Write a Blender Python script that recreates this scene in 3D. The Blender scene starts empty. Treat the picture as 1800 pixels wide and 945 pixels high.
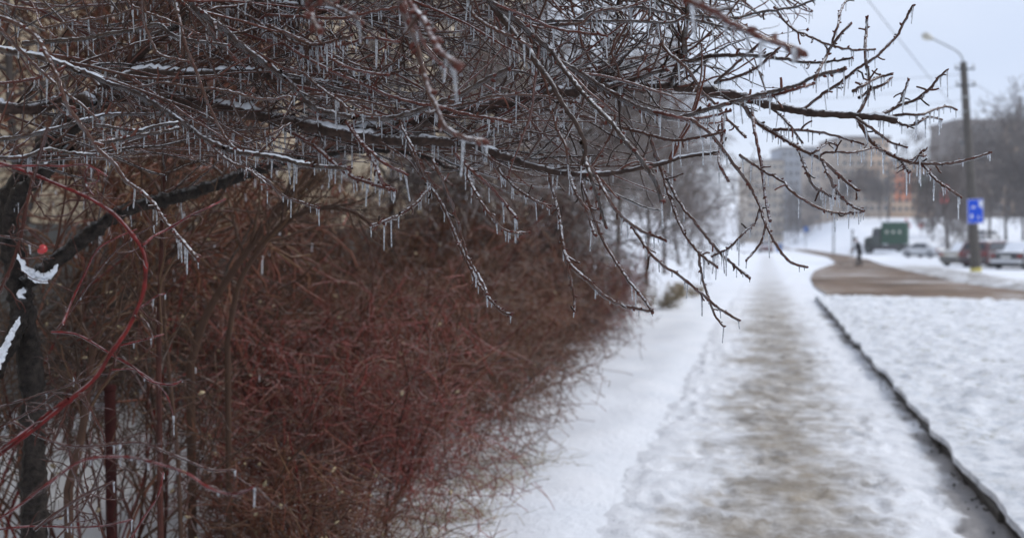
import bpy, bmesh, math, random
import numpy as np

rng = np.random.default_rng(7)
random.seed(7)
S = bpy.context.scene
COL = S.collection
R = math.radians

# ------------------------------------------------------------------ camera, sky, sun, exposure
F = 1750.0                       # focal length in photo pixels (35 mm on a 36 mm wide frame)
CAM = np.array([0.0, 0.0, 1.6])
YAW, PITCH = R(14.28), math.atan(57.5 / 1750)
cam = bpy.data.cameras.new('camera')
cam.lens = 35; cam.sensor_width = 36; cam.clip_start = 0.05; cam.clip_end = 5000
cam.dof.use_dof = True; cam.dof.focus_distance = 2.3; cam.dof.aperture_fstop = 2.9
cam.dof.aperture_blades = 0
camo = bpy.data.objects.new('camera', cam); COL.objects.link(camo)
camo.location = CAM; camo.rotation_euler = (R(90) - PITCH, 0, YAW)
S.camera = camo
FW = np.array([-math.sin(YAW) * math.cos(PITCH), math.cos(YAW) * math.cos(PITCH), -math.sin(PITCH)])
RT = np.array([math.cos(YAW), math.sin(YAW), 0.0])
UP = np.cross(RT, FW)

SUN_EL, SUN_AZ = R(38), R(60)
w = bpy.data.worlds.new('World'); S.world = w; w.use_nodes = True
nt = w.node_tree; N = nt.nodes; L = nt.links
bg = N['Background']; bg.inputs['Strength'].default_value = 0.1
sky = N.new('ShaderNodeTexSky'); sky.sky_type = 'NISHITA'; sky.sun_disc = False
sky.sun_elevation = SUN_EL; sky.sun_rotation = SUN_AZ
tc = N.new('ShaderNodeTexCoord'); mp = N.new('ShaderNodeMapping'); mp.inputs['Scale'].default_value = (1, 1, 3)
cl = N.new('ShaderNodeTexNoise'); mp.inputs['Location'].default_value = (2.3, 1.1, 0); cl.inputs['Scale'].default_value = 1.0; cl.inputs['Detail'].default_value = 5
rp = N.new('ShaderNodeValToRGB')
rp.color_ramp.elements[0].position = .35; rp.color_ramp.elements[0].color = (4.1, 4.65, 5.9, 1)
rp.color_ramp.elements[1].position = .68; rp.color_ramp.elements[1].color = (6.1, 6.4, 7.0, 1)
mx = N.new('ShaderNodeMixRGB'); mx.inputs[0].default_value = .86          # mostly closed cloud cover
L.new(tc.outputs['Generated'], mp.inputs[0]); L.new(mp.outputs[0], cl.inputs['Vector']); L.new(cl.outputs['Fac'], rp.inputs[0])
L.new(sky.outputs[0], mx.inputs[1]); L.new(rp.outputs[0], mx.inputs[2]); L.new(mx.outputs[0], bg.inputs['Color'])

sun = bpy.data.lights.new('sun', 'SUN'); sun.energy = 1.35; sun.angle = R(25); sun.color = (1, .96, .9)
suno = bpy.data.objects.new('sun', sun); COL.objects.link(suno)
# the lamp shines from azimuth SUN_AZ (clockwise from +Y) at elevation SUN_EL
suno.rotation_euler = (R(90) - SUN_EL, 0, math.pi - SUN_AZ)

S.view_settings.view_transform = 'Standard'; S.view_settings.look = 'None'
S.view_settings.exposure = 0.64; S.view_settings.gamma = 1
S.render.engine = 'CYCLES'
cy = S.cycles
cy.use_denoising = True
cy.max_bounces = 7; cy.diffuse_bounces = 3; cy.glossy_bounces = 3; cy.transmission_bounces = 5; cy.transparent_max_bounces = 12; cy.volume_bounces = 1
cy.caustics_reflective = False; cy.caustics_refractive = False; cy.sample_clamp_indirect = 6

# ------------------------------------------------------------------ scene helpers
def P(px, py, d):
    """the world point seen at photo pixel (px, py) at depth d"""
    px, py, d = np.asarray(px, float), np.asarray(py, float), np.asarray(d, float)
    return CAM + d[..., None] * (FW + ((px - 900) / F)[..., None] * RT + ((472.5 - py) / F)[..., None] * UP)

def sstep(a, b, x):
    t = np.clip((np.asarray(x, float) - a) / (b - a), 0, 1)
    return t * t * (3 - 2 * t)

def H(x, y):
    """height of the ground: level near by, falling a little towards the street, rising to the snowy slope"""
    x, y = np.asarray(x, float), np.asarray(y, float)
    d = -.2466 * x + .9691 * y
    z = np.interp(d, [-50, 20, 50, 60, 68, 92, 120, 260], [0, 0, -.16, -.22, -.36, -.42, -.5, -.55])
    return z + 5.6 * sstep(104, 190, d) * sstep(3.5, 15, x)

def flat(px, d):
    """a point of the ground in the direction of column px, at depth d"""
    p = CAM[:2] + d * np.array([-.2466, .9691]) + (px - 900) / F * d * np.array([.9691, .2466])
    return float(p[0]), float(p[1]), float(H(p[0], p[1]))

def ground_at(px, py):
    d = np.arange(3, 420, .05)
    q = P(np.full_like(d, px), np.full_like(d, py), d)
    below = np.nonzero(q[:, 2] <= H(q[:, 0], q[:, 1]))[0]
    i = below[0] if len(below) else len(d) - 1
    return q[i, 0], q[i, 1]

def tag(o, label=None, cat=None, group=None, kind=None):
    if label: o['label'] = label
    if cat: o['category'] = cat
    if group: o['group'] = group
    if kind: o['kind'] = kind
    return o

def empty(name, loc, label, cat, rz=0, group=None):
    o = bpy.data.objects.new(name, None); COL.objects.link(o)
    o.empty_display_size = .1
    o.location = loc; o.rotation_euler = (0, 0, rz)
    return tag(o, label, cat, group)

def link(name, me, mat, parent=None, loc=None, smooth=True, world=False):
    """link a mesh; with world=True its points are world points and the parent sits unrotated at parent.location"""
    o = bpy.data.objects.new(name, me); COL.objects.link(o)
    if mat is not None and not me.materials:
        for m in (mat if isinstance(mat, (list, tuple)) else [mat]): me.materials.append(m)
    if smooth and len(me.polygons): me.polygons.foreach_set('use_smooth', np.ones(len(me.polygons), bool))
    if parent is not None:
        o.parent = parent
        if world:
            p = parent
            while p is not None:
                if p.type == 'EMPTY': break
                p = p.parent
            off = np.zeros(3)
            q = parent
            while q is not None: off += np.array(q.location); q = q.parent
            o.location = tuple(-off)
    if loc is not None: o.location = loc
    return o

def mesh_np(name, v, f):
    """a mesh from arrays of points and of equal-sided faces"""
    v = np.asarray(v, np.float32); f = np.asarray(f, np.int32)
    me = bpy.data.meshes.new(name)
    me.vertices.add(len(v)); me.vertices.foreach_set('co', v.ravel())
    k = f.shape[1]
    me.loops.add(f.size); me.loops.foreach_set('vertex_index', f.ravel())
    me.polygons.add(len(f)); me.polygons.foreach_set('loop_start', np.arange(0, f.size, k, dtype=np.int32))
    me.polygons.foreach_set('loop_total', np.full(len(f), k, np.int32))
    me.update(calc_edges=True)
    return me

def unit(v): return v / np.maximum(np.linalg.norm(v, axis=-1, keepdims=True), 1e-9)

def sweep(p, r, k=5):
    """tubes along many polylines at once: p (n, m, 3), r (n, m) -> points, quads"""
    p = np.asarray(p, float); r = np.asarray(r, float)
    n, m, _ = p.shape
    t = unit(np.gradient(p, axis=1))
    mean = unit(p[:, -1] - p[:, 0] + 1e-6)
    ref = np.eye(3)[np.argmin(np.abs(mean), axis=1)][:, None, :]
    a = unit(np.cross(t, ref)); b = np.cross(t, a)
    ang = np.arange(k) / k * 2 * np.pi
    ring = a[:, :, None, :] * np.cos(ang)[None, None, :, None] + b[:, :, None, :] * np.sin(ang)[None, None, :, None]
    v = (p[:, :, None, :] + ring * r[:, :, None, None]).reshape(-1, 3)
    idx = np.arange(n * m * k).reshape(n, m, k)
    q = np.stack([idx[:, :-1, :], np.roll(idx, -1, 2)[:, :-1, :], np.roll(idx, -1, 2)[:, 1:, :], idx[:, 1:, :]], -1).reshape(-1, 4)
    return v, q

def tubes(name, p, r, mat, parent, k=5, world=True):
    v, q = sweep(p, r, k)
    return link(name, mesh_np(name, v, q), mat, parent, world=world)

def join_sets(sets):
    vs, fs, o = [], [], 0
    for v, f in sets:
        vs.append(v); fs.append(np.asarray(f) + o); o += len(v)
    return np.concatenate(vs), np.concatenate(fs)

def grid(name, X, Y, Z, mat, parent=None):
    a, b = X.shape
    idx = np.arange(a * b).reshape(a, b)
    q = np.stack([idx[:-1, :-1], idx[1:, :-1], idx[1:, 1:], idx[:-1, 1:]], -1).reshape(-1, 4)
    return link(name, mesh_np(name, np.stack([X, Y, Z], -1).reshape(-1, 3), q), mat, parent)

def vnoise(x, y, seed=0):
    """smooth value noise on the plane, 0..1"""
    x, y = np.asarray(x, float), np.asarray(y, float)
    g = np.random.default_rng(seed).random((256, 256))
    xi, yi = np.floor(x).astype(int), np.floor(y).astype(int)
    fx, fy = x - xi, y - yi
    fx, fy = fx * fx * (3 - 2 * fx), fy * fy * (3 - 2 * fy)
    h = lambda i, j: g[(xi + i) & 255, (yi + j) & 255]
    return (h(0, 0) * (1 - fx) + h(1, 0) * fx) * (1 - fy) + (h(0, 1) * (1 - fx) + h(1, 1) * fx) * fy

class MB:
    """collects boxes, prisms and cylinders in a bmesh"""
    def __init__(s): s.b = bmesh.new()
    def box(s, c, d, rz=0, bev=0, tilt=None):
        r = bmesh.ops.create_cube(s.b, size=1)['verts']
        bmesh.ops.scale(s.b, vec=d, verts=r)
        if bev:
            e = list({e for v in r for e in v.link_edges})
            r2 = bmesh.ops.bevel(s.b, geom=e, offset=bev, segments=2, affect='EDGES', profile=.5)
            r = list({v for f in r2['faces'] for v in f.verts} | {v for v in r if v.is_valid})
        if tilt: bmesh.ops.rotate(s.b, verts=r, cent=(0, 0, 0), matrix=__import__('mathutils').Matrix.Rotation(tilt[0], 3, tilt[1]))
        if rz: bmesh.ops.rotate(s.b, verts=r, cent=(0, 0, 0), matrix=__import__('mathutils').Matrix.Rotation(rz, 3, 'Z'))
        bmesh.ops.translate(s.b, vec=c, verts=r); return s
    def cyl(s, a, c, r0, r1=None, k=12):
        p = np.array([[a, c]], float); 
        v, q = sweep(p, np.array([[r0, r0 if r1 is None else r1]]), k)
        vs = [s.b.verts.new(tuple(x)) for x in v]
        for f in q: s.b.faces.new([vs[i] for i in f])
        s.b.faces.new(vs[:k][::-1]); s.b.faces.new(vs[k:]); return s
    def prism(s, poly, y0, y1):
        """polygon in x, z pushed from y0 to y1"""
        a = [s.b.verts.new((x, y0, z)) for x, z in poly]; c = [s.b.verts.new((x, y1, z)) for x, z in poly]
        n = len(poly)
        s.b.faces.new(a); s.b.faces.new(c[::-1])
        for i in range(n): s.b.faces.new((a[i], c[i], c[(i + 1) % n], a[(i + 1) % n]))
        return s
    def mesh(s, name):
        bmesh.ops.recalc_face_normals(s.b, faces=s.b.faces)
        me = bpy.data.meshes.new(name); s.b.to_mesh(me); s.b.free(); return me
    def build(s, name, mat, parent=None, loc=None, smooth=False):
        return link(name, s.mesh(name), mat, parent, loc, smooth)

# ------------------------------------------------------------------ materials
def mat(name, col, rough=.6, **kw):
    m = bpy.data.materials.new(name); m.use_nodes = True
    b = m.node_tree.nodes['Principled BSDF']
    b.inputs['Base Color'].default_value = (*col, 1); b.inputs['Roughness'].default_value = rough
    for k, v in kw.items(): b.inputs[k].default_value = v
    return m

def nodes(m): return m.node_tree.nodes, m.node_tree.links, m.node_tree.nodes['Principled BSDF']

def noise(m, scale, detail=4, vec=None, rough=.55, coord='Object', stretch=None):
    n, l, b = nodes(m)
    t = n.new('ShaderNodeTexNoise'); t.inputs['Scale'].default_value = scale; t.inputs['Detail'].default_value = detail; t.inputs['Roughness'].default_value = rough
    c = n.new('ShaderNodeTexCoord'); src = c.outputs[coord]
    if stretch:
        mp = n.new('ShaderNodeMapping'); mp.inputs['Scale'].default_value = stretch; l.new(src, mp.inputs[0]); src = mp.outputs[0]
    l.new(src, t.inputs['Vector'])
    return t.outputs['Fac']

def ramp(m, fac, stops):
    n, l, b = nodes(m)
    r = n.new('ShaderNodeValToRGB'); e = r.color_ramp.elements
    while len(e) < len(stops): e.new(.5)
    for i, (p, c) in enumerate(stops):
        e[i].position = p; e[i].color = (*c, 1) if len(c) == 3 else c
    l.new(fac, r.inputs[0]); return r.outputs[0]

def math_(m, op, a, b2, clamp=False):
    n, l, b = nodes(m)
    x = n.new('ShaderNodeMath'); x.operation = op; x.use_clamp = clamp
    for i, v in enumerate((a, b2)):
        if v is None: continue
        if isinstance(v, (int, float)): x.inputs[i].default_value = v
        else: l.new(v, x.inputs[i])
    return x.outputs[0]

def smooth_(m, fac, a, b2, lo=0., hi=1.):
    n, l, b = nodes(m)
    x = n.new('ShaderNodeMapRange'); x.interpolation_type = 'SMOOTHSTEP'
    x.inputs['From Min'].default_value = a; x.inputs['From Max'].default_value = b2
    x.inputs['To Min'].default_value = lo; x.inputs['To Max'].default_value = hi
    l.new(fac, x.inputs['Value']); return x.outputs[0]

def mixc(m, fac, a, b2):
    n, l, b = nodes(m)
    x = n.new('ShaderNodeMixRGB')
    for i, v in enumerate((fac, a, b2)):
        if isinstance(v, (int, float)): x.inputs[i].default_value = v
        elif isinstance(v, tuple): x.inputs[i].default_value = (*v, 1)
        else: l.new(v, x.inputs[i])
    return x.outputs[0]

def bump(m, fac, strength=.3, dist=.02):
    n, l, b = nodes(m)
    x = n.new('ShaderNodeBump'); x.inputs['Strength'].default_value = strength; x.inputs['Distance'].default_value = dist
    l.new(fac, x.inputs['Height']); l.new(x.outputs[0], b.inputs['Normal'])

def base(m, out):
    n, l, b = nodes(m); l.new(out, b.inputs['Base Color'])

def normal_z(m):
    n, l, b = nodes(m)
    g = n.new('ShaderNodeNewGeometry'); s = n.new('ShaderNodeSeparateXYZ'); l.new(g.outputs['Normal'], s.inputs[0]); return s.outputs['Z']

def island(m):
    n, l, b = nodes(m)
    return n.new('ShaderNodeNewGeometry').outputs['Random Per Island']

def world_xyz(m):
    n, l, b = nodes(m)
    g = n.new('ShaderNodeNewGeometry'); s = n.new('ShaderNodeSeparateXYZ'); l.new(g.outputs['Position'], s.inputs[0]); return s.outputs

def bark_mat(name, stops, frost_sheen=(.74, .75, .77), amount=.6, coat=.35, scale=60, per_island=False, lo=.35, hi=.8):
    """bark glazed with clear ice; upper faces painted pale for rime and for the sheen of the sky"""
    m = mat(name, (.05, .03, .02), .6, **{'Specular IOR Level': .12, 'Coat Weight': coat * .7, 'Coat Roughness': .08, 'Coat IOR': 1.31})
    f = noise(m, scale, 5)
    if per_island:
        f = math_(m, 'ADD', math_(m, 'MULTIPLY', f, .35), math_(m, 'MULTIPLY', island(m), .65))
    c = ramp(m, f, stops)
    if amount > 0:
        fr = math_(m, 'MULTIPLY', smooth_(m, normal_z(m), lo, hi), smooth_(m, noise(m, scale * 1.7, 3), .38, .62, 0, amount))
        c = mixc(m, fr, c, frost_sheen)  # rime and sky highlight on the tops, both put into the colour
    base(m, c); bump(m, noise(m, scale * 4, 4), .5, .003)
    return m

M = {}
M['bark'] = bark_mat('bark', [(.3, (.022, .014, .011)), (.7, (.070, .043, .033))], amount=.95, coat=.35)
M['trunk_bark'] = bark_mat('trunk_bark', [(.35, (.012, .010, .009)), (.65, (.05, .04, .034))], amount=.35, coat=.03, scale=45)
for n_ in M['trunk_bark'].node_tree.nodes:
    if n_.type == 'BUMP': n_.inputs['Strength'].default_value = 1.0; n_.inputs['Distance'].default_value = .015
M['twig_bark'] = bark_mat('twig_bark', [(.25, (.030, .016, .011)), (.55, (.075, .036, .025)), (.8, (.13, .048, .033))], amount=.95, per_island=True, coat=.4)
M['red_bark'] = bark_mat('red_bark', [(.3, (.065, .019, .014)), (.7, (.12, .04, .028))], amount=.8, coat=.4)
M['bud'] = bark_mat('bud', [(.3, (.06, .018, .013)), (.7, (.13, .038, .026))], amount=.25, coat=.4, scale=200)
M['cane'] = bark_mat('cane', [(.35, (.055, .007, .006)), (.65, (.16, .016, .014))], amount=.3, coat=.25, scale=40)
M['cane_dark'] = bark_mat('cane_dark', [(.3, (.035, .012, .009)), (.7, (.075, .026, .018))], amount=.3, coat=.2, scale=40)
M['shrub'] = bark_mat('shrub', [(.15, (.04, .020, .011)), (.4, (.10, .042, .024)), (.62, (.155, .05, .032)), (.85, (.16, .095, .048))], amount=.3, per_island=True, coat=.03, scale=25, lo=.55, hi=.9, frost_sheen=(.62, .60, .60))
M['shrub_red'] = bark_mat('shrub_red', [(.15, (.055, .023, .015)), (.42, (.14, .046, .032)), (.6, (.27, .048, .042)), (.74, (.20, .085, .058)), (.9, (.26, .165, .10))], amount=.6, per_island=True, coat=.03, scale=25, lo=.55, hi=.9, frost_sheen=(.62, .60, .60))
M['shrub_dark'] = bark_mat('shrub_dark', [(.2, (.03, .019, .014)), (.55, (.065, .036, .025)), (.85, (.12, .07, .04))], amount=.2, per_island=True, coat=.03, scale=25, lo=.55, hi=.9, frost_sheen=(.62, .60, .60))
M['shrub_mixed'] = bark_mat('shrub_mixed', [(.15, (.05, .025, .013)), (.4, (.125, .062, .033)), (.55, (.20, .085, .054)), (.7, (.16, .054, .033)), (.9, (.25, .17, .09))], amount=.5, per_island=True, coat=.03, scale=25, lo=.55, hi=.9, frost_sheen=(.62, .60, .60))
M['grey_twig'] = bark_mat('grey_twig', [(.2, (.09, .07, .062)), (.8, (.19, .15, .135))], amount=.6, per_island=True, coat=.6, scale=20, frost_sheen=(.5, .51, .53))
M['far_twig'] = bark_mat('far_twig', [(.2, (.07, .055, .05)), (.8, (.15, .12, .105))], amount=.35, per_island=True, coat=.2, scale=8)
M['far_bark'] = bark_mat('far_bark', [(.2, (.05, .042, .038)), (.8, (.11, .09, .078))], amount=.2, coat=.2, scale=8)

m = mat('ice', (.93, .96, 1.0), .06, **{'Transmission Weight': 1.0, 'IOR': 1.31}); M['ice'] = m
n, l, b = nodes(m)
tr = n.new('ShaderNodeBsdfTranslucent'); tr.inputs[0].default_value = (.85, .88, .92, 1)
df = n.new('ShaderNodeBsdfDiffuse'); df.inputs[0].default_value = (.8, .83, .87, 1)
a1 = n.new('ShaderNodeMixShader'); a1.inputs[0].default_value = .5; l.new(tr.outputs[0], a1.inputs[1]); l.new(df.outputs[0], a1.inputs[2])
a2 = n.new('ShaderNodeMixShader'); l.new(smooth_(m, noise(m, 160, 3), .35, .7, .2, .65), a2.inputs[0])
l.new(b.outputs[0], a2.inputs[1]); l.new(a1.outputs[0], a2.inputs[2]); l.new(a2.outputs[0], n['Material Output'].inputs[0])

m = mat('glaze', (1, 1, 1), .05); M['glaze'] = m              # thin clear ice skin on the twigs
n, l, b = nodes(m)
tp = n.new('ShaderNodeBsdfTransparent'); tp.inputs[0].default_value = (.93, .95, .97, 1)
gl = n.new('ShaderNodeBsdfGlossy'); gl.inputs['Roughness'].default_value = .025
lw = n.new('ShaderNodeLayerWeight'); lw.inputs['Blend'].default_value = .35
df = n.new('ShaderNodeBsdfTranslucent'); df.inputs[0].default_value = (.85, .88, .92, 1)
a1 = n.new('ShaderNodeMixShader'); l.new(smooth_(m, lw.outputs['Facing'], .45, .95, .06, .85), a1.inputs[0]); l.new(tp.outputs[0], a1.inputs[1]); l.new(gl.outputs[0], a1.inputs[2])
a2 = n.new('ShaderNodeMixShader'); a2.inputs[0].default_value = .05; l.new(a1.outputs[0], a2.inputs[1]); l.new(df.outputs[0], a2.inputs[2])
l.new(a2.outputs[0], n['Material Output'].inputs[0])

m = mat('snow', (.84, .87, .92), .55); M['snow'] = m
base(m, ramp(m, noise(m, 1.3, 5), [(.3, (.76, .80, .86)), (.7, (.86, .885, .93))]))
bump(m, noise(m, 14, 8, rough=.7), .55, .05)
m = mat('old_snow', (.8, .83, .88), .5); M['old_snow'] = m
base(m, ramp(m, noise(m, 40, 5), [(.3, (.62, .65, .70)), (.6, (.84, .87, .91))])); bump(m, noise(m, 180, 4), .4, .004)

# snow of the lawn: grass blades and bare specks show through where it is thin
m = mat('lawn_snow', (.84, .87, .92), .6); M['lawn_snow'] = m
sp = math_(m, 'MULTIPLY', smooth_(m, noise(m, 9, 6, rough=.75), .50, .66), smooth_(m, noise(m, 1.1, 3), .3, .6))
c = ramp(m, noise(m, 6, 8, rough=.8), [(.36, (.52, .57, .64)), (.52, (.84, .87, .92))])  # grey-blue mottling painted in for shade between the lumps
base(m, mixc(m, math_(m, 'MULTIPLY', sp, .75), c, (.24, .23, .17))); bump(m, noise(m, 22, 8, rough=.75), .8, .04)

# trodden snow of the footpath: worn to brown slush along the middle, bare wet ground by the kerb
m = mat('trodden_snow', (.8, .8, .8), .7, **{'Specular IOR Level': .2}); M['trodden_snow'] = m
xyz = world_xyz(m)
fine = math_(m, 'ADD', math_(m, 'MULTIPLY', noise(m, 4.2, 9, rough=.78, stretch=(1, 1.25, 1)), .62), math_(m, 'MULTIPLY', noise(m, 1.5, 4, rough=.6, stretch=(1, .8, 1)), .40))
mid = noise(m, 1.3, 5, rough=.6, stretch=(1, .55, 1))
xw = math_(m, 'ADD', xyz[0], math_(m, 'MULTIPLY', math_(m, 'SUBTRACT', mid, .5), 1.0))
band = math_(m, 'MULTIPLY', smooth_(m, xw, -.85, .05), smooth_(m, xw, 1.15, .25))
dirt = smooth_(m, math_(m, 'ADD', math_(m, 'MULTIPLY', fine, 1.75), math_(m, 'MULTIPLY', band, .44)), .93, 1.50)
dirt = math_(m, 'MULTIPLY', dirt, smooth_(m, band, .0, .35, .25, 1))
dirt = math_(m, 'MULTIPLY', dirt, smooth_(m, xyz[1], 14, 48, 1, .35))
brown = ramp(m, noise(m, 2.2, 4), [(.35, (.13, .095, .05)), (.65, (.25, .195, .12))])
white = ramp(m, noise(m, 2.5, 7, rough=.7), [(.3, (.70, .73, .78)), (.6, (.86, .885, .93))])
c = mixc(m, math_(m, 'MULTIPLY', dirt, .86), white, brown)
edge = math_(m, 'ADD', math_(m, 'MULTIPLY', noise(m, 1.0, 5, rough=.62, stretch=(1.2, .55, 1)), 2.1), smooth_(m, xyz[0], .70, 1.3, -.93, -.20))
edge = math_(m, 'MULTIPLY', smooth_(m, math_(m, 'ADD', edge, math_(m, 'MULTIPLY', fine, .35)), .82, 1.05), smooth_(m, xyz[0], .7, .85))
edge = math_(m, 'MULTIPLY', edge, smooth_(m, xyz[1], 20, 25.5, 1, 0))
c = mixc(m, math_(m, 'MULTIPLY', edge, .8), c, ramp(m, fine, [(.35, (.10, .085, .08)), (.6, (.24, .22, .21))]))
fleck = math_(m, 'MULTIPLY', smooth_(m, noise(m, 7, 4, rough=.6), .70, .745), smooth_(m, noise(m, .7, 2), .45, .6))
c = mixc(m, math_(m, 'MULTIPLY', fleck, .9), c, (.06, .055, .05))
base(m, c); bump(m, math_(m, 'ADD', fine, noise(m, 30, 6, rough=.7)), .7, .03)
n, l, b = nodes(m); l.new(smooth_(m, dirt, 0, 1, .75, .55), b.inputs['Roughness'])

m = mat('slush_road', (.2, .15, .11), .75, **{'Specular IOR Level': .12}); M['slush_road'] = m
s1 = noise(m, .28, 5, rough=.6); s2 = noise(m, 1.6, 6, rough=.65, stretch=(.35, 1, 1))
c = ramp(m, math_(m, 'ADD', math_(m, 'MULTIPLY', noise(m, .30, 5, rough=.62, stretch=(.6, 1, 1)), .7), math_(m, 'MULTIPLY', s2, .32)), [(.43, (.07, .050, .038)), (.49, (.15, .098, .064)), (.535, (.21, .15, .108)), (.575, (.33, .30, .28)), (.64, (.6, .6, .62))])
base(m, c); bump(m, s2, .3, .03)
m = mat('dirty_snow', (.6, .6, .6), .55); M['dirty_snow'] = m
base(m, ramp(m, noise(m, 1.1, 6, rough=.7), [(.40, (.20, .175, .155)), (.5, (.42, .41, .40)), (.6, (.80, .83, .87))])); bump(m, noise(m, 6, 6), .6, .06)

m = mat('kerb_stone', (.06, .055, .05), .7); M['kerb'] = m
base(m, ramp(m, noise(m, 18, 5), [(.3, (.035, .031, .028)), (.7, (.085, .078, .068))])); bump(m, noise(m, 60, 4), .5, .006)

m = mat('cream_brick', (.6, .5, .36), .85); M['brick'] = m
n, l, b = nodes(m)
bt = n.new('ShaderNodeTexBrick'); bt.inputs['Scale'].default_value = 1; bt.inputs['Brick Width'].default_value = .26; bt.inputs['Row Height'].default_value = .078; bt.inputs['Mortar Size'].default_value = .008
bt.inputs['Color1'].default_value = (.74, .63, .47, 1); bt.inputs['Color2'].default_value = (.66, .55, .39, 1); bt.inputs['Mortar'].default_value = (.36, .32, .26, 1)
t = n.new('ShaderNodeTexCoord'); cx = n.new('ShaderNodeSeparateXYZ'); cc = n.new('ShaderNodeCombineXYZ')
l.new(t.outputs['Object'], cx.inputs[0]); l.new(cx.outputs['Y'], cc.inputs['X']); l.new(cx.outputs['Z'], cc.inputs['Y']); l.new(cc.outputs[0], bt.inputs['Vector'])
base(m, bt.outputs['Color']); bump(m, bt.outputs['Fac'], -.4, .01)
def plaster(name, col, rough=.85, var=.2, scale=1.5):
    m = mat(name, col, rough)
    base(m, ramp(m, noise(m, scale, 6), [(.3, tuple(x * (1 - var) for x in col)), (.7, tuple(min(1, x * (1 + var)) for x in col))])); bump(m, noise(m, scale * 14, 5), .25, .01)
    M[name] = m; return m
plaster('plinth', (.17, .175, .17)); plaster('concrete', (.085, .075, .065), scale=3); plaster('panel_grey', (.15, .125, .11), scale=.3)
plaster('panel_beige', (.52, .36, .24), scale=.3); plaster('panel_stone', (.34, .27, .21), scale=.3); plaster('panel_orange', (.62, .19, .075), scale=.3); plaster('panel_green', (.15, .30, .21), scale=.3)
plaster('panel_sand', (.40, .33, .25), scale=.3); plaster('panel_blue', (.24, .26, .30), scale=.3)
plaster('rust', (.035, .010, .009), .85, .4, 20); M['rust'].node_tree.nodes['Principled BSDF'].inputs['Specular IOR Level'].default_value = .1; plaster('dark_metal', (.04, .04, .042), .5, .2, 6); plaster('zinc', (.32, .34, .34), .45, .15, 8)
plaster('yellow_paint', (.55, .46, .12), .6); plaster('lamp_shell', (.42, .40, .34), .45); M['lamp_glass'] = mat('lamp_glass', (.62, .60, .50), .15)
M['porcelain'] = mat('porcelain', (.35, .34, .32), .25)
M['window'] = mat('window', (.03, .035, .045), .08); M['frame'] = plaster('frame_paint', (.55, .54, .5)); 
M['rubber'] = plaster('rubber', (.018, .018, .02), .75); M['rim'] = mat('rim', (.35, .36, .38), .35, Metallic=.7)
M['red_light'] = mat('red_light', (.22, .012, .01), .4); M['plate'] = mat('plate', (.7, .7, .68), .4); M['white_light'] = mat('white_light', (.7, .7, .68), .15)
def paint(name, col, metallic=0.):
    m = mat(name, col, .3, **{'Coat Weight': .6, 'Coat Roughness': .06, 'Metallic': metallic})
    base(m, mixc(m, math_(m, 'MULTIPLY', smooth_(m, noise(m, 3, 6, rough=.7), .45, .7), .4), col, (.26, .24, .22)))     # road grime
    M[name] = m; return m
paint('beige_paint', (.44, .40, .33)); paint('red_paint', (.085, .006, .010)); paint('black_paint', (.02, .021, .024)); paint('silver_paint', (.58, .59, .60)); paint('white_paint', (.68, .69, .70)); paint('grey_paint', (.16, .165, .175), .2)
M['truck_green'] = plaster('truck_green', (.004, .055, .028), .7, .2, 2); M['truck_grey'] = plaster('truck_grey', (.045, .058, .052), .7, .2, 2); M['blue_sign'] = mat('blue_sign', (.002, .075, .62), .6, **{'Specular IOR Level': .15}); M['sign_white'] = plaster('sign_white', (.75, .77, .8), .4, .05)
paint('banner_red', (.55, .06, .055)); plaster('coat_cloth', (.022, .023, .03), .9); plaster('trouser_cloth', (.03, .03, .036), .9); plaster('skin', (.45, .27, .2), .6, .05); plaster('hair', (.02, .015, .012), .6)
plaster('wood_handle', (.35, .24, .14), .6); plaster('blue_plastic', (.05, .12, .32), .5)
m = mat('dry_grass', (.4, .32, .18), .8); M['dry_grass'] = m; base(m, ramp(m, island(m), [(.1, (.24, .19, .11)), (.9, (.50, .40, .25))]))
m = mat('lawn_grass', (.14, .16, .06), .8); M['lawn_grass'] = m; base(m, ramp(m, island(m), [(.1, (.09, .12, .04)), (.5, (.18, .19, .08)), (.9, (.42, .37, .2))]))
m = mat('evergreen', (.06, .09, .03), .7); M['evergreen'] = m; base(m, ramp(m, island(m), [(.1, (.10, .10, .05)), (.4, (.20, .16, .09)), (.9, (.34, .26, .17))]))
m = mat('rose_hip', (.5, .02, .02), .35, **{'Coat Weight': .3, 'Coat Roughness': .1}); M['hip'] = m
base(m, ramp(m, noise(m, 120, 3), [(.3, (.26, .006, .008)), (.7, (.40, .012, .012))]))

# ------------------------------------------------------------------ the ground
def axis(parts):
    out = []
    for a, b2, s in parts: out.append(np.arange(a, b2, s))
    return np.concatenate(out + [[parts[-1][1]]])
gx = axis([(-1500, -100, 100), (-100, -20, 8), (-20, -8, 1), (-8, -1, .16), (-1, 2, .5), (2, 60, 1.5), (60, 200, 10), (200, 1500, 100)])
gy = axis([(-30, 1, 2), (1, 12, .16), (12, 30, .45), (30, 260, 1.5), (260, 2500, 60)])
X, Y = np.meshgrid(gx, gy, indexing='ij')
Z = H(X, Y)
near = sstep(45, 20, Y) * sstep(-.85, -1.15, X)
Z = Z + near * ((vnoise(X * 3, Y * 3, 3) - .5) * .05 + (vnoise(X * 9, Y * 9, 4) - .5) * .02 + .03)
Z = Z - .06 * ((X > -.75) & (X < 14) & (Y < 27) & (Y > -5))
tag(grid('snow_ground', X, Y, Z, M['snow']), kind='structure')

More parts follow.
